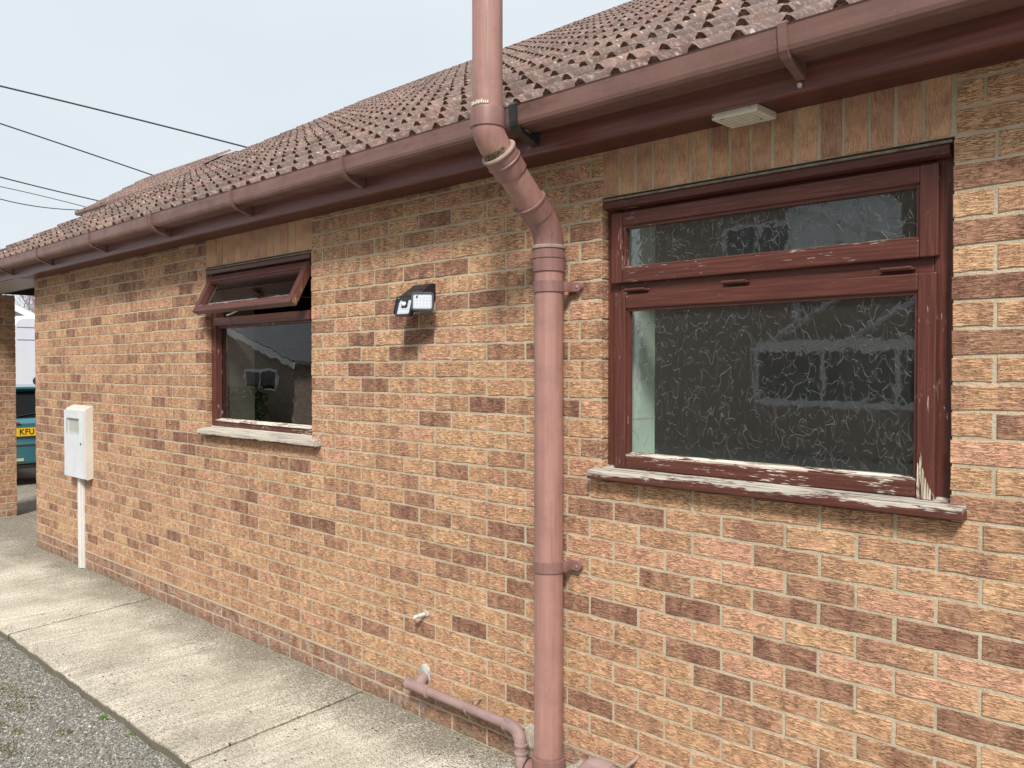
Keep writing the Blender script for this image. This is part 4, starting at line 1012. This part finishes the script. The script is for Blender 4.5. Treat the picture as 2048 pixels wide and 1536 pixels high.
# ------------------------------------------------------------------ plate under the soffit, small fixings
pl0 = (2.035, -0.098, 2.408)
plt = empty('ceiling_plate', pl0); tag(plt, 'square dirty white plastic plate screwed under the eaves soffit above the right window', 'plastic plate')
pm_ = Mat('stained_white', 0.5, 0.4)
blt = pm_.noise(pm_.map((30, 60, 30)), 1.0, 4, 0.7)
pm_.color(pm_.mix(pm_.ramp(blt, [(0.60, 0.0), (0.66, 0.85)]), (0.62, 0.59, 0.50), (0.06, 0.05, 0.04)))
p_ = MB(); p_.box(1.957, 2.113, -0.1475, -0.020, 2.398, 2.4205, 0, 0.003); rel(p_, pl0).build('plate', pm_.m, plt)
p_ = MB()
for k in range(9): p_.box(1.970+k*0.0150, 1.9765+k*0.0150, -0.138, -0.030, 2.3955, 2.3985)
rel(p_, pl0).build('rib', pm_.m, plt)
vt0 = (0.385, 0.0, 0.478)
vt = empty('cable_stub', vt0); tag(vt, 'short grey metal tube stub sticking out of the brickwork low on the wall', 'metal stub')
v_ = MB(); v_.prism([(-0.026, -0.006), (-0.020, -0.009), (0.020, -0.006), (0.026, 0.0), (0.020, 0.008), (-0.020, 0.004), (-0.026, 0.0)], 'y', -0.050, -0.046)
v_ = MB(); v_.tube([(0, 0.01, 0.010), (-0.012, -0.030, 0.004), (-0.022, -0.055, -0.002)], 0.010, 14, caps=False); v_.tube([(-0.022, -0.055, -0.002), (-0.012, -0.030, 0.004), (0, 0.01, 0.010)], 0.0085, 14, caps=False)
v_.build('tube', simple('dull_steel', (0.50, 0.50, 0.47), 0.45, 0.3, 60, metal=0.2), vt)
v_ = MB(); blob((0.004, 0.0, 0.012), 0.022, 0.008, 0.016, 2, v_, 0.4); v_.build('sealant', simple('sealant', (0.36, 0.35, 0.31), 0.9, 0.2, 40), vt)
n0 = (2.262, -0.173, 2.431)
nl = empty('masonry_plug', n0); tag(nl, 'small grey screw fixing stuck in the lower edge of the fascia', 'screw fixing')
q_ = MB(); q_.rings((0, 0, 0), (0.3, -1, 0), [(0, 0.008), (0.010, 0.007), (0.011, 0.004)], 10); q_.build('plug_head', simple('plug_grey', (0.42, 0.38, 0.33), 0.6, 0.3, 50), nl)

# ------------------------------------------------------------------ weeds and moss
m_leaf = (lambda M: (M.color(M.ramp(M.n.new('ShaderNodeNewGeometry').outputs['Random Per Island'], [(0, (0.05, 0.11, 0.03)), (0.6, (0.10, 0.18, 0.045)), (1, (0.20, 0.28, 0.09))])), M.m)[-1])(Mat('weed_leaf', 0.6, 0.3))
def weed(loc, n, size, label, seed):
    r = random.Random(seed); w = empty('weed', loc); tag(w, label, 'weed')
    for k in range(n):
        a = r.uniform(0, 6.28); L = size*r.uniform(0.6, 1.1); W = L*0.42; lift = r.uniform(0.15, 0.9); mb = MB()
        vs = []; m = 5
        for i in range(m+1):
            t = i/m; wd = W*math.sin(math.pi*min(0.97, t*0.9+0.08))*0.5; px = L*t; pz = L*lift*(t-0.45*t*t)+0.003
            for sgn in (-1, 0, 1): vs.append((px*math.cos(a)-sgn*wd*math.sin(a), px*math.sin(a)+sgn*wd*math.cos(a), pz+(0.15*wd if sgn else 0)))
        fs = [(i*3+j, i*3+j+1, i*3+j+4, i*3+j+3) for i in range(m) for j in range(2)]
        mb.add(vs, fs, 0, True); o = mb.build('leaf', m_leaf, w, fix=False); o.location = (r.uniform(-0.02, 0.02), r.uniform(-0.015, 0.015), 0)
weed((-0.815, -0.985, -0.048), 14, 0.030, 'small leafy green weed growing in the gravel against the slab edge', 5)
weed((-0.525, -0.975, -0.048), 6, 0.026, 'tiny weed with pointed leaves at the slab edge nearer the camera', 9)
ms = MB(); rr = random.Random(4)
for (cx, cy, sz, n) in [(-1.47, -1.19, 0.06, 60), (-1.28, -1.20, 0.10, 110), (-0.93, -1.32, 0.03, 30), (-0.78, -1.17, 0.035, 40), (-0.66, -1.12, 0.02, 16), (-0.75, -1.39, 0.06, 60), (-1.05, -1.36, 0.05, 50), (-1.6, -1.2, 0.05, 40)]:
    for k in range(n):
        a = rr.uniform(0, 6.28); d = sz*math.sqrt(rr.random()); s_ = rr.uniform(0.0025, 0.006)
        c = Vector((cx+math.cos(a)*d*1.4, cy+math.sin(a)*d*0.8, -0.0455))
        ms.add([c+Vector((s_, 0, 0)), c+Vector((0, s_, 0)), c+Vector((-s_, 0, 0)), c+Vector((0, -s_, 0)), c+Vector((0, 0, s_*1.3))], [(0,1,4),(1,2,4),(2,3,4),(3,0,4)])
for k in range(620):
    x = rr.uniform(-5.0, 1.9); q = rr.random()
    if q < 0.5: c = Vector((x, -0.962-abs(rr.gauss(0, 0.012)), -0.046+rr.random()*0.012))
    elif q < 0.8: c = Vector((x, -0.004-abs(rr.gauss(0, 0.006)), 0.001))
    else: jx = rr.choice(((-0.0, -0.125), (-2.43, -2.62))); t_ = rr.random(); c = Vector((jx[0]*(1-t_)+jx[1]*t_+0.008, -0.955+0.955*t_, -0.008))
    s_ = rr.uniform(0.0015, 0.0045)
    ms.add([c+Vector((s_*1.5, 0, 0)), c+Vector((0, s_, 0)), c+Vector((-s_*1.5, 0, 0)), c+Vector((0, -s_, 0)), c+Vector((0, 0, s_))], [(0,1,4),(1,2,4),(2,3,4),(3,0,4)])
tag(ms.build('moss', simple('moss_green', (0.10, 0.095, 0.035), 0.95, 0.4, 20)), 'yellow-green moss patches among the gravel', 'moss', kind='stuff')

# ------------------------------------------------------------------ teal hatchback behind the pier, seen from the rear
m_teal = simple('teal_paint', (0.045, 0.16, 0.20), 0.18, 0.05, 2, spec=0.7); m_teal.node_tree.nodes['Principled BSDF'].inputs['Coat Weight'].default_value = 0.6
m_dglass = simple('dark_car_glass', (0.012, 0.016, 0.018), 0.06, 0.1, 2, spec=0.8)
m_tyre = simple('tyre', (0.02, 0.02, 0.02), 0.8, 0.1)
m_trim = simple('grey_trim', (0.07, 0.075, 0.085), 0.5, 0.1)
car = empty('parked_car', (-9.62, 1.13, 0)); tag(car, 'teal hatchback with a yellow rear number plate parked beyond the carport', 'car')
def loft(secs, name, mat, parent, smooth=True):
    mb = MB(); n = len(secs[0]); vs = [p for s_ in secs for p in s_]; fs = []
    for i in range(len(secs)-1):
        for k in range(n): fs.append((i*n+k, i*n+(k+1) % n, (i+1)*n+(k+1) % n, (i+1)*n+k))
    fs.append(tuple(range(n))[::-1]); fs.append(tuple(range((len(secs)-1)*n, len(secs)*n)))
    mb.add(vs, fs, 0, smooth); return mb.build(name, mat, parent)
def carsec(x, hw, z0, z1, r=0.12, tum=0.0):
    pts = []
    for (sx, a0) in ((1, 0), (-1, 90)):
        for i in range(5):
            a = math.radians(a0+90*i/4); pts.append((x, sx*(hw-tum-r)+r*math.cos(a), z1-r+r*math.sin(a)))
    pts += [(x, -hw, z0+0.12), (x, -hw+0.06, z0), (x, hw-0.06, z0), (x, hw, z0+0.12)]; return pts
loft([carsec(-0.02, 0.74, 0.50, 0.86, 0.10), carsec(-0.10, 0.80, 0.34, 0.93, 0.12), carsec(-0.7, 0.825, 0.26, 0.95, 0.12), carsec(-2.6, 0.83, 0.26, 0.95, 0.12), carsec(-3.5, 0.80, 0.28, 0.86, 0.14), carsec(-3.85, 0.70, 0.34, 0.66, 0.12)], 'body', m_teal, car)
loft([carsec(-0.12, 0.74, 0.85, 0.97, 0.03, 0.06), carsec(-0.30, 0.74, 0.85, 1.345, 0.10, 0.16), carsec(-1.0, 0.76, 0.85, 1.39, 0.12, 0.16), carsec(-2.0, 0.75, 0.85, 1.37, 0.12, 0.16), carsec(-2.9, 0.74, 0.85, 0.93, 0.03, 0.06)], 'cabin', m_teal, car)
q_ = MB(); q_.add([(-0.095, -0.62, 0.945), (-0.095, 0.62, 0.945), (-0.268, 0.53, 1.295), (-0.268, -0.53, 1.295)], [(0,1,2,3)]); q_.add([(-0.11, -0.62, 0.94), (-0.11, 0.62, 0.94), (-0.283, 0.53, 1.29), (-0.283, -0.53, 1.29)], [(0,3,2,1)]); q_.build('rear_window', m_dglass, car)
q_ = MB(); q_.box(-0.40, -0.19, -0.60, 0.60, 1.325, 1.365, 0, 0.015); q_.build('roof_spoiler', m_teal, car)
q_ = MB(); q_.tube([(-0.085, 0.02, 0.955), (-0.10, 0.20, 0.985), (-0.12, 0.42, 0.99)], 0.008, 8); q_.build('wiper', m_tyre, car)
bp = MB(); bp.box(-0.10, 0.045, -0.80, 0.80, 0.30, 0.60, 0, 0.035); bp.build('bumper', m_teal, car)
bp = MB(); bp.box(-0.04, 0.055, -0.79, 0.79, 0.555, 0.585, 0, 0.008); bp.build('bumper_strip', m_trim, car)
bp = MB(); bp.box(-0.05, 0.02, -0.72, 0.72, 0.24, 0.305, 0, 0.01); bp.build('valance', m_tyre, car)
bp = MB(); bp.box(0.044, 0.053, -0.05, 0.07, 0.345, 0.385, 0, 0.003); bp.build('reflector', simple('reflector', (0.55, 0.52, 0.36), 0.2), car)
lp = MB(); lp.box(-0.055, 0.0, 0.60, 0.78, 0.66, 0.90, 0, 0.012); lp.box(-0.055, 0.0, -0.78, -0.60, 0.66, 0.90, 0, 0.012); lp.build('tail_light', simple('tail_red', (0.35, 0.02, 0.02), 0.2), car)
bd_ = MB(); bd_.box(-0.012, 0.004, -0.035, 0.035, 0.865, 0.885, 0, 0.002); bd_.build('badge', simple('badge', (0.35, 0.05, 0.06), 0.3), car)
np_ = MB(); np_.box(0.0, 0.010, -0.26, 0.235, 0.685, 0.800, 0, 0.002); npo = np_.build('number_plate', simple('plate_yellow', (0.80, 0.50, 0.02), 0.35, 0.02), car)
fc_ = bpy.data.curves.new('plate_text', 'FONT'); fc_.body = '1 KFU'; fc_.size = 0.112; fc_.extrude = 0.0008; fc_.align_x = 'RIGHT'; fc_.align_y = 'CENTER'; fc_.offset = 0.0016; fc_.space_character = 1.05
to = bpy.data.objects.new('plate_lettering', fc_); to.rotation_euler = (R(90), 0, R(90)); to.location = (0.0115, 0.215, 0.743); to.scale = (0.9, 1, 1)
fc_.materials.append(m_tyre); scene.collection.objects.link(to); bpy.context.view_layer.update()
me_ = bpy.data.meshes.new_from_object(to.evaluated_get(bpy.context.evaluated_depsgraph_get()))
tm_ = bpy.data.objects.new('plate_lettering', me_); tm_.rotation_euler = to.rotation_euler; tm_.location = to.location; tm_.scale = to.scale
bpy.data.objects.remove(to); link(tm_, npo)
for x in (-0.72, -3.05):
    for y in (-0.74, 0.74):
        w_ = MB(); w_.rings((x, y-0.09, 0.29), (0, 1, 0), [(0, 0.24), (0.01, 0.285), (0.17, 0.285), (0.18, 0.24)], 28); wo_ = w_.build('wheel', m_tyre, car)
        h_ = MB(); h_.rings((x, y-0.093, 0.29), (0, 1, 0), [(0, 0.17), (0.002, 0.19), (0.184, 0.19), (0.186, 0.17)], 24); h_.build('hubcap', simple('hubcap', (0.45, 0.45, 0.46), 0.4), wo_)

# white van parked behind the car
m_vanw = simple('van_white', (0.66, 0.72, 0.80), 0.3, 0.03, 2)
van = empty('parked_van', (-15.5, 3.68, 0)); tag(van, 'tall white panel van parked behind the teal car', 'van')
def vansec(x, hw, z0, z1, r=0.16):
    pts = []
    for (sx, a0) in ((1, 0), (-1, 90)):
        for i in range(6):
            a = math.radians(a0+90*i/5); pts.append((x, sx*(hw-0.05-r)+r*1.2*math.cos(a), z1-r+r*math.sin(a)))
    pts += [(x, -hw, 1.1), (x, -hw, z0+0.1), (x, -hw+0.05, z0), (x, hw-0.05, z0), (x, hw, z0+0.1), (x, hw, 1.1)]; return pts
loft([vansec(0.0, 0.93, 0.45, 2.62), vansec(-0.08, 0.98, 0.40, 2.68), vansec(-4.2, 0.98, 0.40, 2.68), vansec(-4.9, 0.95, 0.4, 1.9), vansec(-5.7, 0.85, 0.42, 1.2)], 'body', m_vanw, van)
v_ = MB()
for z in (2.445, 2.195): v_.box(0.0, 0.004, -0.88, 0.88, z-0.008, z+0.008)
v_.box(0.0, 0.004, -0.004, 0.004, 0.6, 2.4)
v_.build('door_seam', simple('seam', (0.16, 0.19, 0.24), 0.6), van)
v_ = MB(); v_.rings((0.004, -0.52, 1.37), (1, 0, 0), [(0, 0.085), (0.012, 0.085), (0.014, 0.06)], 20); bo_ = v_.build('badge', m_tyre, van)
v_ = MB(); v_.rings((0.0185, -0.52, 1.37), (1, 0, 0), [(0, 0.040), (0.004, 0.038)], 3); v_.build('emblem', simple('emblem', (0.6, 0.6, 0.62), 0.3, metal=0.5), bo_)
v_ = MB(); v_.box(-0.02, 0.12, -0.9, 0.9, 0.42, 0.62, 0, 0.03); v_.build('bumper', m_trim, van)
v_ = MB(); v_.box(0.0, 0.05, -0.92, 0.92, 1.20, 1.235, 0, 0.01); v_.build('ledge', m_vanw, van)
for x in (-0.9, -4.6):
    for y in (-0.82, 0.82):
        w_ = MB(); w_.rings((x, y-0.1, 0.34), (0, 1, 0), [(0, 0.28), (0.01, 0.34), (0.19, 0.34), (0.2, 0.28)], 24); w_.build('wheel', m_tyre, van)

# ------------------------------------------------------------------ neighbours beyond
m_cream = simple('pale_render', (0.68, 0.66, 0.60), 0.8, 0.05, 2)
m_redb = simple('red_brick_far', (0.30, 0.11, 0.07), 0.9, 0.2, 10)
m_wpvc = simple('white_upvc', (0.80, 0.81, 0.82), 0.35, 0.02)
def simple_house(name, label, loc, rz, w, d, h, pitch, mwall, mroof, windows=(), overhang=0.3, cat='house', mbarge=None):
    """gabled house, ridge along local x; windows: (face, a, z, w, h) on local faces 'f'(-y) 'b'(+y) 'l'(-x) 'r'(+x)"""
    mbarge = mbarge or m_wpvc; hs_ = empty(name, loc, rz); tag(hs_, label, cat)
    b_ = MB(); rh = d/2*math.tan(pitch)
    b_.add([(-w/2,-d/2,-0.3),(w/2,-d/2,-0.3),(w/2,d/2,-0.3),(-w/2,d/2,-0.3),(-w/2,-d/2,h),(w/2,-d/2,h),(w/2,d/2,h),(-w/2,d/2,h),(-w/2,0,h+rh),(w/2,0,h+rh)],
           [(0,1,5,4),(2,3,7,6),(1,2,6,9,5),(3,0,4,8,7),(0,3,2,1)]); b_.build('wall', mwall, hs_)
    r_ = MB(); t = 0.10; o_ = overhang; dy = d/2+o_; zz = h-o_*math.tan(pitch)
    r_.prism([(-dy, zz+0.02), (0, h+rh+0.02), (dy, zz+0.02), (dy, zz+0.02+t), (0, h+rh+0.02+t), (-dy, zz+0.02+t)], 'x', -w/2-o_*0.6, w/2+o_*0.6); ro = r_.build('roof', mroof, hs_)
    for X0 in (-w/2-o_*0.6-0.03, w/2+o_*0.6+0.001):
        bg_ = MB(); bg_.prism([(-dy-0.02, zz-0.10), (0, h+rh-0.10), (dy+0.02, zz-0.10), (dy+0.02, zz+0.08), (0, h+rh+0.09), (-dy-0.02, zz+0.08)], 'x', X0, X0+0.028)
        bg_.build('bargeboard', mbarge, ro)
    for (fc, a, z, ww, hh) in windows:
        wn_ = MB(); t_ = 0.07
        for (p0, p1, q0, q1) in ((a-ww/2, a+ww/2, z, z+t_), (a-ww/2, a+ww/2, z+hh-t_, z+hh), (a-ww/2, a-ww/2+t_, z+t_, z+hh-t_), (a+ww/2-t_, a+ww/2, z+t_, z+hh-t_), (a-0.03, a+0.03, z+t_, z+hh-t_)):
            if fc == 'f': wn_.box(p0, p1, -d/2-0.05, -d/2-0.002, q0, q1)
            if fc == 'b': wn_.box(p0, p1, d/2+0.002, d/2+0.05, q0, q1)
            if fc == 'r': wn_.box(w/2+0.002, w/2+0.05, p0, p1, q0, q1)
            if fc == 'l': wn_.box(-w/2-0.05, -w/2-0.002, p0, p1, q0, q1)
        wo_ = wn_.build('window', m_wpvc, hs_); pn = MB()
        if fc in 'fb': yy = (-d/2-0.02) if fc == 'f' else (d/2+0.02); pn.box(a-ww/2+0.05, a+ww/2-0.05, min(yy, yy*0.999), max(yy, yy*0.999)+0.004, z+0.05, z+hh-0.05)
        else: xx = (w/2+0.02) if fc == 'r' else (-w/2-0.02); pn.box(xx-0.002, xx+0.002, a-ww/2+0.05, a+ww/2-0.05, z+0.05, z+hh-0.05)
        pn.build('pane', m_dglass, wo_)
    return hs_
m_rooft = simple('far_tiles', (0.17, 0.10, 0.085), 0.9, 0.3, 6, 0.01, 14)
# two storey neighbour whose tiled eave shows above our verge
NP = math.atan(0.66)
nb = simple_house('neighbour_house', 'taller tiled house beyond, its gutter end showing above the bungalow roof', (-13.40, 5.345, -0.10), R(1.8), 3.66, 2.3, 4.93, NP, m_redb, m_rooft, [('r', 0, 3, 0.8, 1)], overhang=0.16, mbarge=m_fascia)
ngp = [(-1.31, 4.88), (-1.31, 4.965), (-1.43, 4.965), (-1.435, 4.91), (-1.41, 4.88)]
q_ = MB(); q_.prism(ngp, 'x', -2.0, 1.9); ng = q_.build('eaves_gutter', m_gutter, nb)
for k in range(4):
    q_ = MB(); q_.prism([(p*1.006, (z-4.925)*1.25+4.925) for p, z in ngp], 'x', -1.53+k*0.8, -1.49+k*0.8); q_.build('gutter_bracket', m_gutter, ng)
tf = MB()
for rrow in range(6):
    for cc in range(24):
        s_ = rrow*0.32; x = -1.92+cc*0.15; y0_ = -1.33+s_*math.cos(NP); z0_ = 4.975+s_*math.sin(NP)
        if y0_ > 0: continue
        y1_ = y0_+0.34*math.cos(NP); z1_ = z0_+0.34*math.sin(NP)-0.02
        tf.add([(x, y0_, z0_), (x+0.05, y0_, z0_), (x+0.10, y0_, z0_+0.045), (x+0.15, y0_, z0_+0.005), (x, y1_, z1_), (x+0.05, y1_, z1_), (x+0.10, y1_, z1_+0.045), (x+0.15, y1_, z1_+0.005), (x, y0_, z0_-0.03), (x+0.15, y0_, z0_-0.03)],
               [(0,1,5,4),(1,2,6,5),(2,3,7,6),(8,9,3,2,1,0)], [0,0,0,1], False, (rnd.random(),)*3+(1,))
tfo = tf.build('roof_tile_field', [m_tile_j, m_moss], nb); tag(tfo, kind='stuff')
simple_house('cottage', 'small pale house with a white gable edge far behind the van', (-25.8, 4.6, 0), R(0), 5, 4.6, 2.35, R(26), m_cream, simple('grey_roof', (0.42, 0.40, 0.36), 0.8), [('r', 0.2, 1.0, 1.2, 1.0)])

# bare winter tree
m_bark = simple('twig_bark', (0.30, 0.24, 0.26), 0.9, 0.3, 3)
def bare_tree(loc, height, seed, label, levels=6, spread=0.55, name='bare_tree'):
    r = random.Random(seed); t_ = empty(name, loc); tag(t_, label, 'tree'); trunk = MB(); crown = MB()
    def grow(p, d, L, rad, lv):
        mid = p + d*L*0.5 + Vector((r.uniform(-1, 1), r.uniform(-1, 1), r.uniform(-0.3, 0.3)))*L*0.06
        e = p + d*L; mb = trunk if lv <= 1 else crown
        mb.tube([p, mid, e], [rad, rad*0.85, rad*0.68], 7 if lv <= 1 else (4 if lv < 4 else 3), caps=False, smooth=True)
        if lv >= levels: return
        for k in range(3 if lv < 2 else r.choice((2, 3, 3))):
            a = Vector((r.gauss(0, 1), r.gauss(0, 1), r.gauss(0.25, 0.5))).normalized()
            grow(e if k else p + d*L*r.uniform(0.6, 0.95), (d + a*spread*(0.8+0.12*lv)).normalized(), L*r.uniform(0.66, 0.84), max(0.004, rad*0.62), lv+1)
    grow(Vector((0, 0, -0.1)), Vector((0.02, 0.02, 1)).normalized(), height*0.27, height*0.018, 0)
    trunk.build('trunk', m_bark, t_); crown.build('crown', m_bark, t_, fix=False, edge_split=False)
bare_tree((-32.6, 7.7, 0), 6.9, 11, 'bare lilac-grey tree seen through the carport and above the roof at far left', 6, 0.6)
bare_tree((-33.5, 11.5, 0), 6.0, 5, 'second bare tree hidden mostly behind the neighbour roof', 5, 0.6)

# ------------------------------------------------------------------ overhead cables
m_cable = simple('cable_black', (0.03, 0.035, 0.04), 0.6, 0.1)
def cable(a, m, b, rad, label):
    a, m, b = Vector(a), Vector(m), Vector(b); c = 2*m - 0.5*a - 0.5*b    # quadratic through the three points
    q = lambda t: a*(1-t)**2 + c*2*t*(1-t) + b*t*t
    mb = MB(); mb.tube([q(-1.6+i*0.1)-a for i in range(28)], rad, 6)
    o = mb.build('overhead_cable', m_cable); o.location = a; tag(o, label, 'cable', 'overhead cables')
cable((-15.864, 2.644, 7.264), (-15.143, 4.729, 6.993-0.02), (-14.207, 7.018, 6.578), 0.018, 'topmost and thickest cable crossing the sky')
cable((-15.855, 2.635, 6.515), (-15.765, 4.109, 6.295-0.06), (-15.594, 5.658, 5.908), 0.014, 'second cable from the top, steepest of the five')
cable((-15.841, 2.621, 5.446), (-16.248, 3.62, 5.449-0.03), (-16.573, 4.696, 5.383), 0.013, 'middle cable of the five, just above the lowest pair')
cable((-15.839, 2.619, 5.256), (-16.329, 3.537, 5.27), (-16.748, 4.523, 5.238), 0.008, 'fourth cable from the top, very thin')
cable((-15.836, 2.615, 5.007), (-16.357, 3.505, 5.069-0.03), (-16.811, 4.46, 5.16), 0.010, 'lowest cable, nearly level, ending at the neighbour gutter end')

# ------------------------------------------------------------------ what stands across the drive (mirrored in the window glass)
m_drab = simple('brown_brick_far', (0.28, 0.20, 0.155), 0.9, 0.2, 14)
opp = simple_house('opposite_house', 'brown brick two storey house across the drive, seen only as a reflection', (-1.2, -17.6, 0), R(0), 14.0, 8.0, 6.2, R(30), m_drab, m_rooft, [('b', -4.0, 3.4, 1.6, 1.2), ('b', 3.0, 3.4, 1.6, 1.2)])
dp0 = MB(); dp0.tube([(-4.35+1.2, 4.08, 2.45), (-4.35+1.2, 4.08, 6.0)], 0.06, 12); dp0.build('downpipe', m_wpvc, opp)
con = empty('conservatory', (-2.9, -13.1, 0)); tag(con, 'white framed lean-to conservatory across the drive, mirrored in the right window', 'conservatory')
fr_ = MB()
W_ = 4.2; zt_ = 2.1; zl = 0.98
fr_.box(-W_/2, W_/2, 0.0, 0.08, zl-0.09, zl+0.04); fr_.box(-W_/2, W_/2, -0.02, 0.12, zt_-0.16, zt_+0.06)
for k in range(4): fr_.box(-W_/2+k*(W_-0.09)/3, -W_/2+k*(W_-0.09)/3+0.09, 0.0, 0.08, zl+0.04, zt_-0.16)
fr_.build('frame', m_wpvc, con)
for a_, b_ in (((-1.70, 2.20), (-0.15, 3.06)), ((-0.22, 2.12), (1.20, 2.98)), ((1.28, 2.12), (2.1, 2.62))):
    rfr = MB(); rfr.tube([(a_[0], 0.10, a_[1]), (b_[0], 0.10, b_[1])], 0.055, 4, smooth=False); rfr.build('roof_bar', m_wpvc, con)
pn_ = MB(); pn_.add([(-W_/2, 0.03, zl), (W_/2, 0.03, zl), (W_/2, 0.03, zt_-0.1), (-W_/2, 0.03, zt_-0.1)], [(0,1,2,3)]); pn_.build('glazing', m_dglass, con)
dw_ = MB(); dw_.box(-W_/2, W_/2, -0.02, 0.07, 0.0, zl-0.09); dw_.build('dwarf_wall', m_drab, con)
bay = MB(); m_pale = simple('pale_polycarbonate', (0.70, 0.78, 0.82), 0.3, 0.05)
sky_l = empty('roof_window', (-3.4, -13.3, 3.5)); tag(sky_l, 'large glazed panel with white bars high on the house across the drive', 'roof glazing')
q_ = MB(); q_.add([(-1.0, 0, 0.0), (0.15, 0, -0.1), (1.1, 0, 0.55), (1.1, 0, 1.1), (0.0, 0, 1.75), (-1.0, 0, 1.75)], [(0,1,2,3,4,5)]); q_.build('panel', m_pale, sky_l)
q_ = MB()
for a_, b_ in (((-1.0, 0), (-1.0, 1.75)), ((-1.0, 1.75), (0, 1.75)), ((0, 1.75), (1.1, 1.1)), ((1.1, 1.1), (1.1, 0.5)), ((-1.0, 1.35), (1.1, 0.45)), ((-0.1, 0), (-0.1, 1.75)), ((0.5, 0.1), (0.5, 1.45)), ((-0.1, 0.6), (0.9, 0.2))):
    q_.tube([(a_[0], 0.05, a_[1]), (b_[0], 0.05, b_[1])], 0.04, 4, smooth=False)
q_.build('bar', m_wpvc, sky_l)
# lower gabled house and hedge further along, mirrored in the left window
lg = simple_house('gabled_bungalow', 'brown brick bungalow gable with a white sloping bargeboard across the drive', (-24.0, -13.5, 0), R(90), 7, 13.4, 1.80, R(16), simple('pale_brick_far', (0.36, 0.29, 0.235), 0.9, 0.25, 12), simple('slate_far', (0.13, 0.14, 0.15), 0.8, 0.2, 6), [('r', -5.0, 1.0, 1.9, 0.6)])
simple_house('red_brick_house', 'red brick house with white windows far along the street', (-27.5, -22.0, 0), R(0), 10, 7, 5.0, R(32), m_redb, m_rooft, [('b', -2.5, 3.0, 1.4, 1.1), ('b', 2.5, 3.0, 1.4, 1.1), ('b', 2.5, 0.9, 1.6, 1.2), ('r', 0, 3.0, 1.4, 1.1)])
def hedge(loc, L, D, H, rz, seed, label):
    r = random.Random(seed); h_ = empty('hedge', loc, rz); tag(h_, label, 'hedge'); mb = MB(); n = 5200
    for k in range(n):
        c = Vector((r.uniform(-L/2, L/2), r.uniform(-D/2, D/2), r.uniform(0, H)))
        f_ = r.randrange(3)
        if f_ == 0: c.y = D/2*r.choice((-1, 1))*r.uniform(0.82, 1.05)
        elif f_ == 1: c.z = H*r.uniform(0.93, 1.04)
        else: c.x = L/2*r.choice((-1, 1))*r.uniform(0.97, 1.01)
        a = Vector((r.gauss(0, 1), r.gauss(0, 1), r.gauss(0, 1))).normalized()*0.06; b = a.cross(Vector((r.gauss(0, 1), r.gauss(0, 1), r.gauss(0, 1)))).normalized()*0.035
        mb.add([c-a, c+b, c+a, c-b], [(0,1,2,3)])
    mb.build('foliage', simple('hedge_leaf', (0.055, 0.085, 0.035), 0.7, 0.4, 5), h_, fix=False)
    s_ = MB(); s_.box(-L/2+0.1, L/2-0.1, -D/2+0.15, D/2-0.15, 0, H-0.12); s_.build('core', simple('hedge_core', (0.02, 0.025, 0.015), 0.9), h_)
hedge((-19.5, -8.8, 0), 5, 0.8, 1.05, R(4), 3, 'clipped green garden hedge across the drive')

print('objects', len(bpy.data.objects))
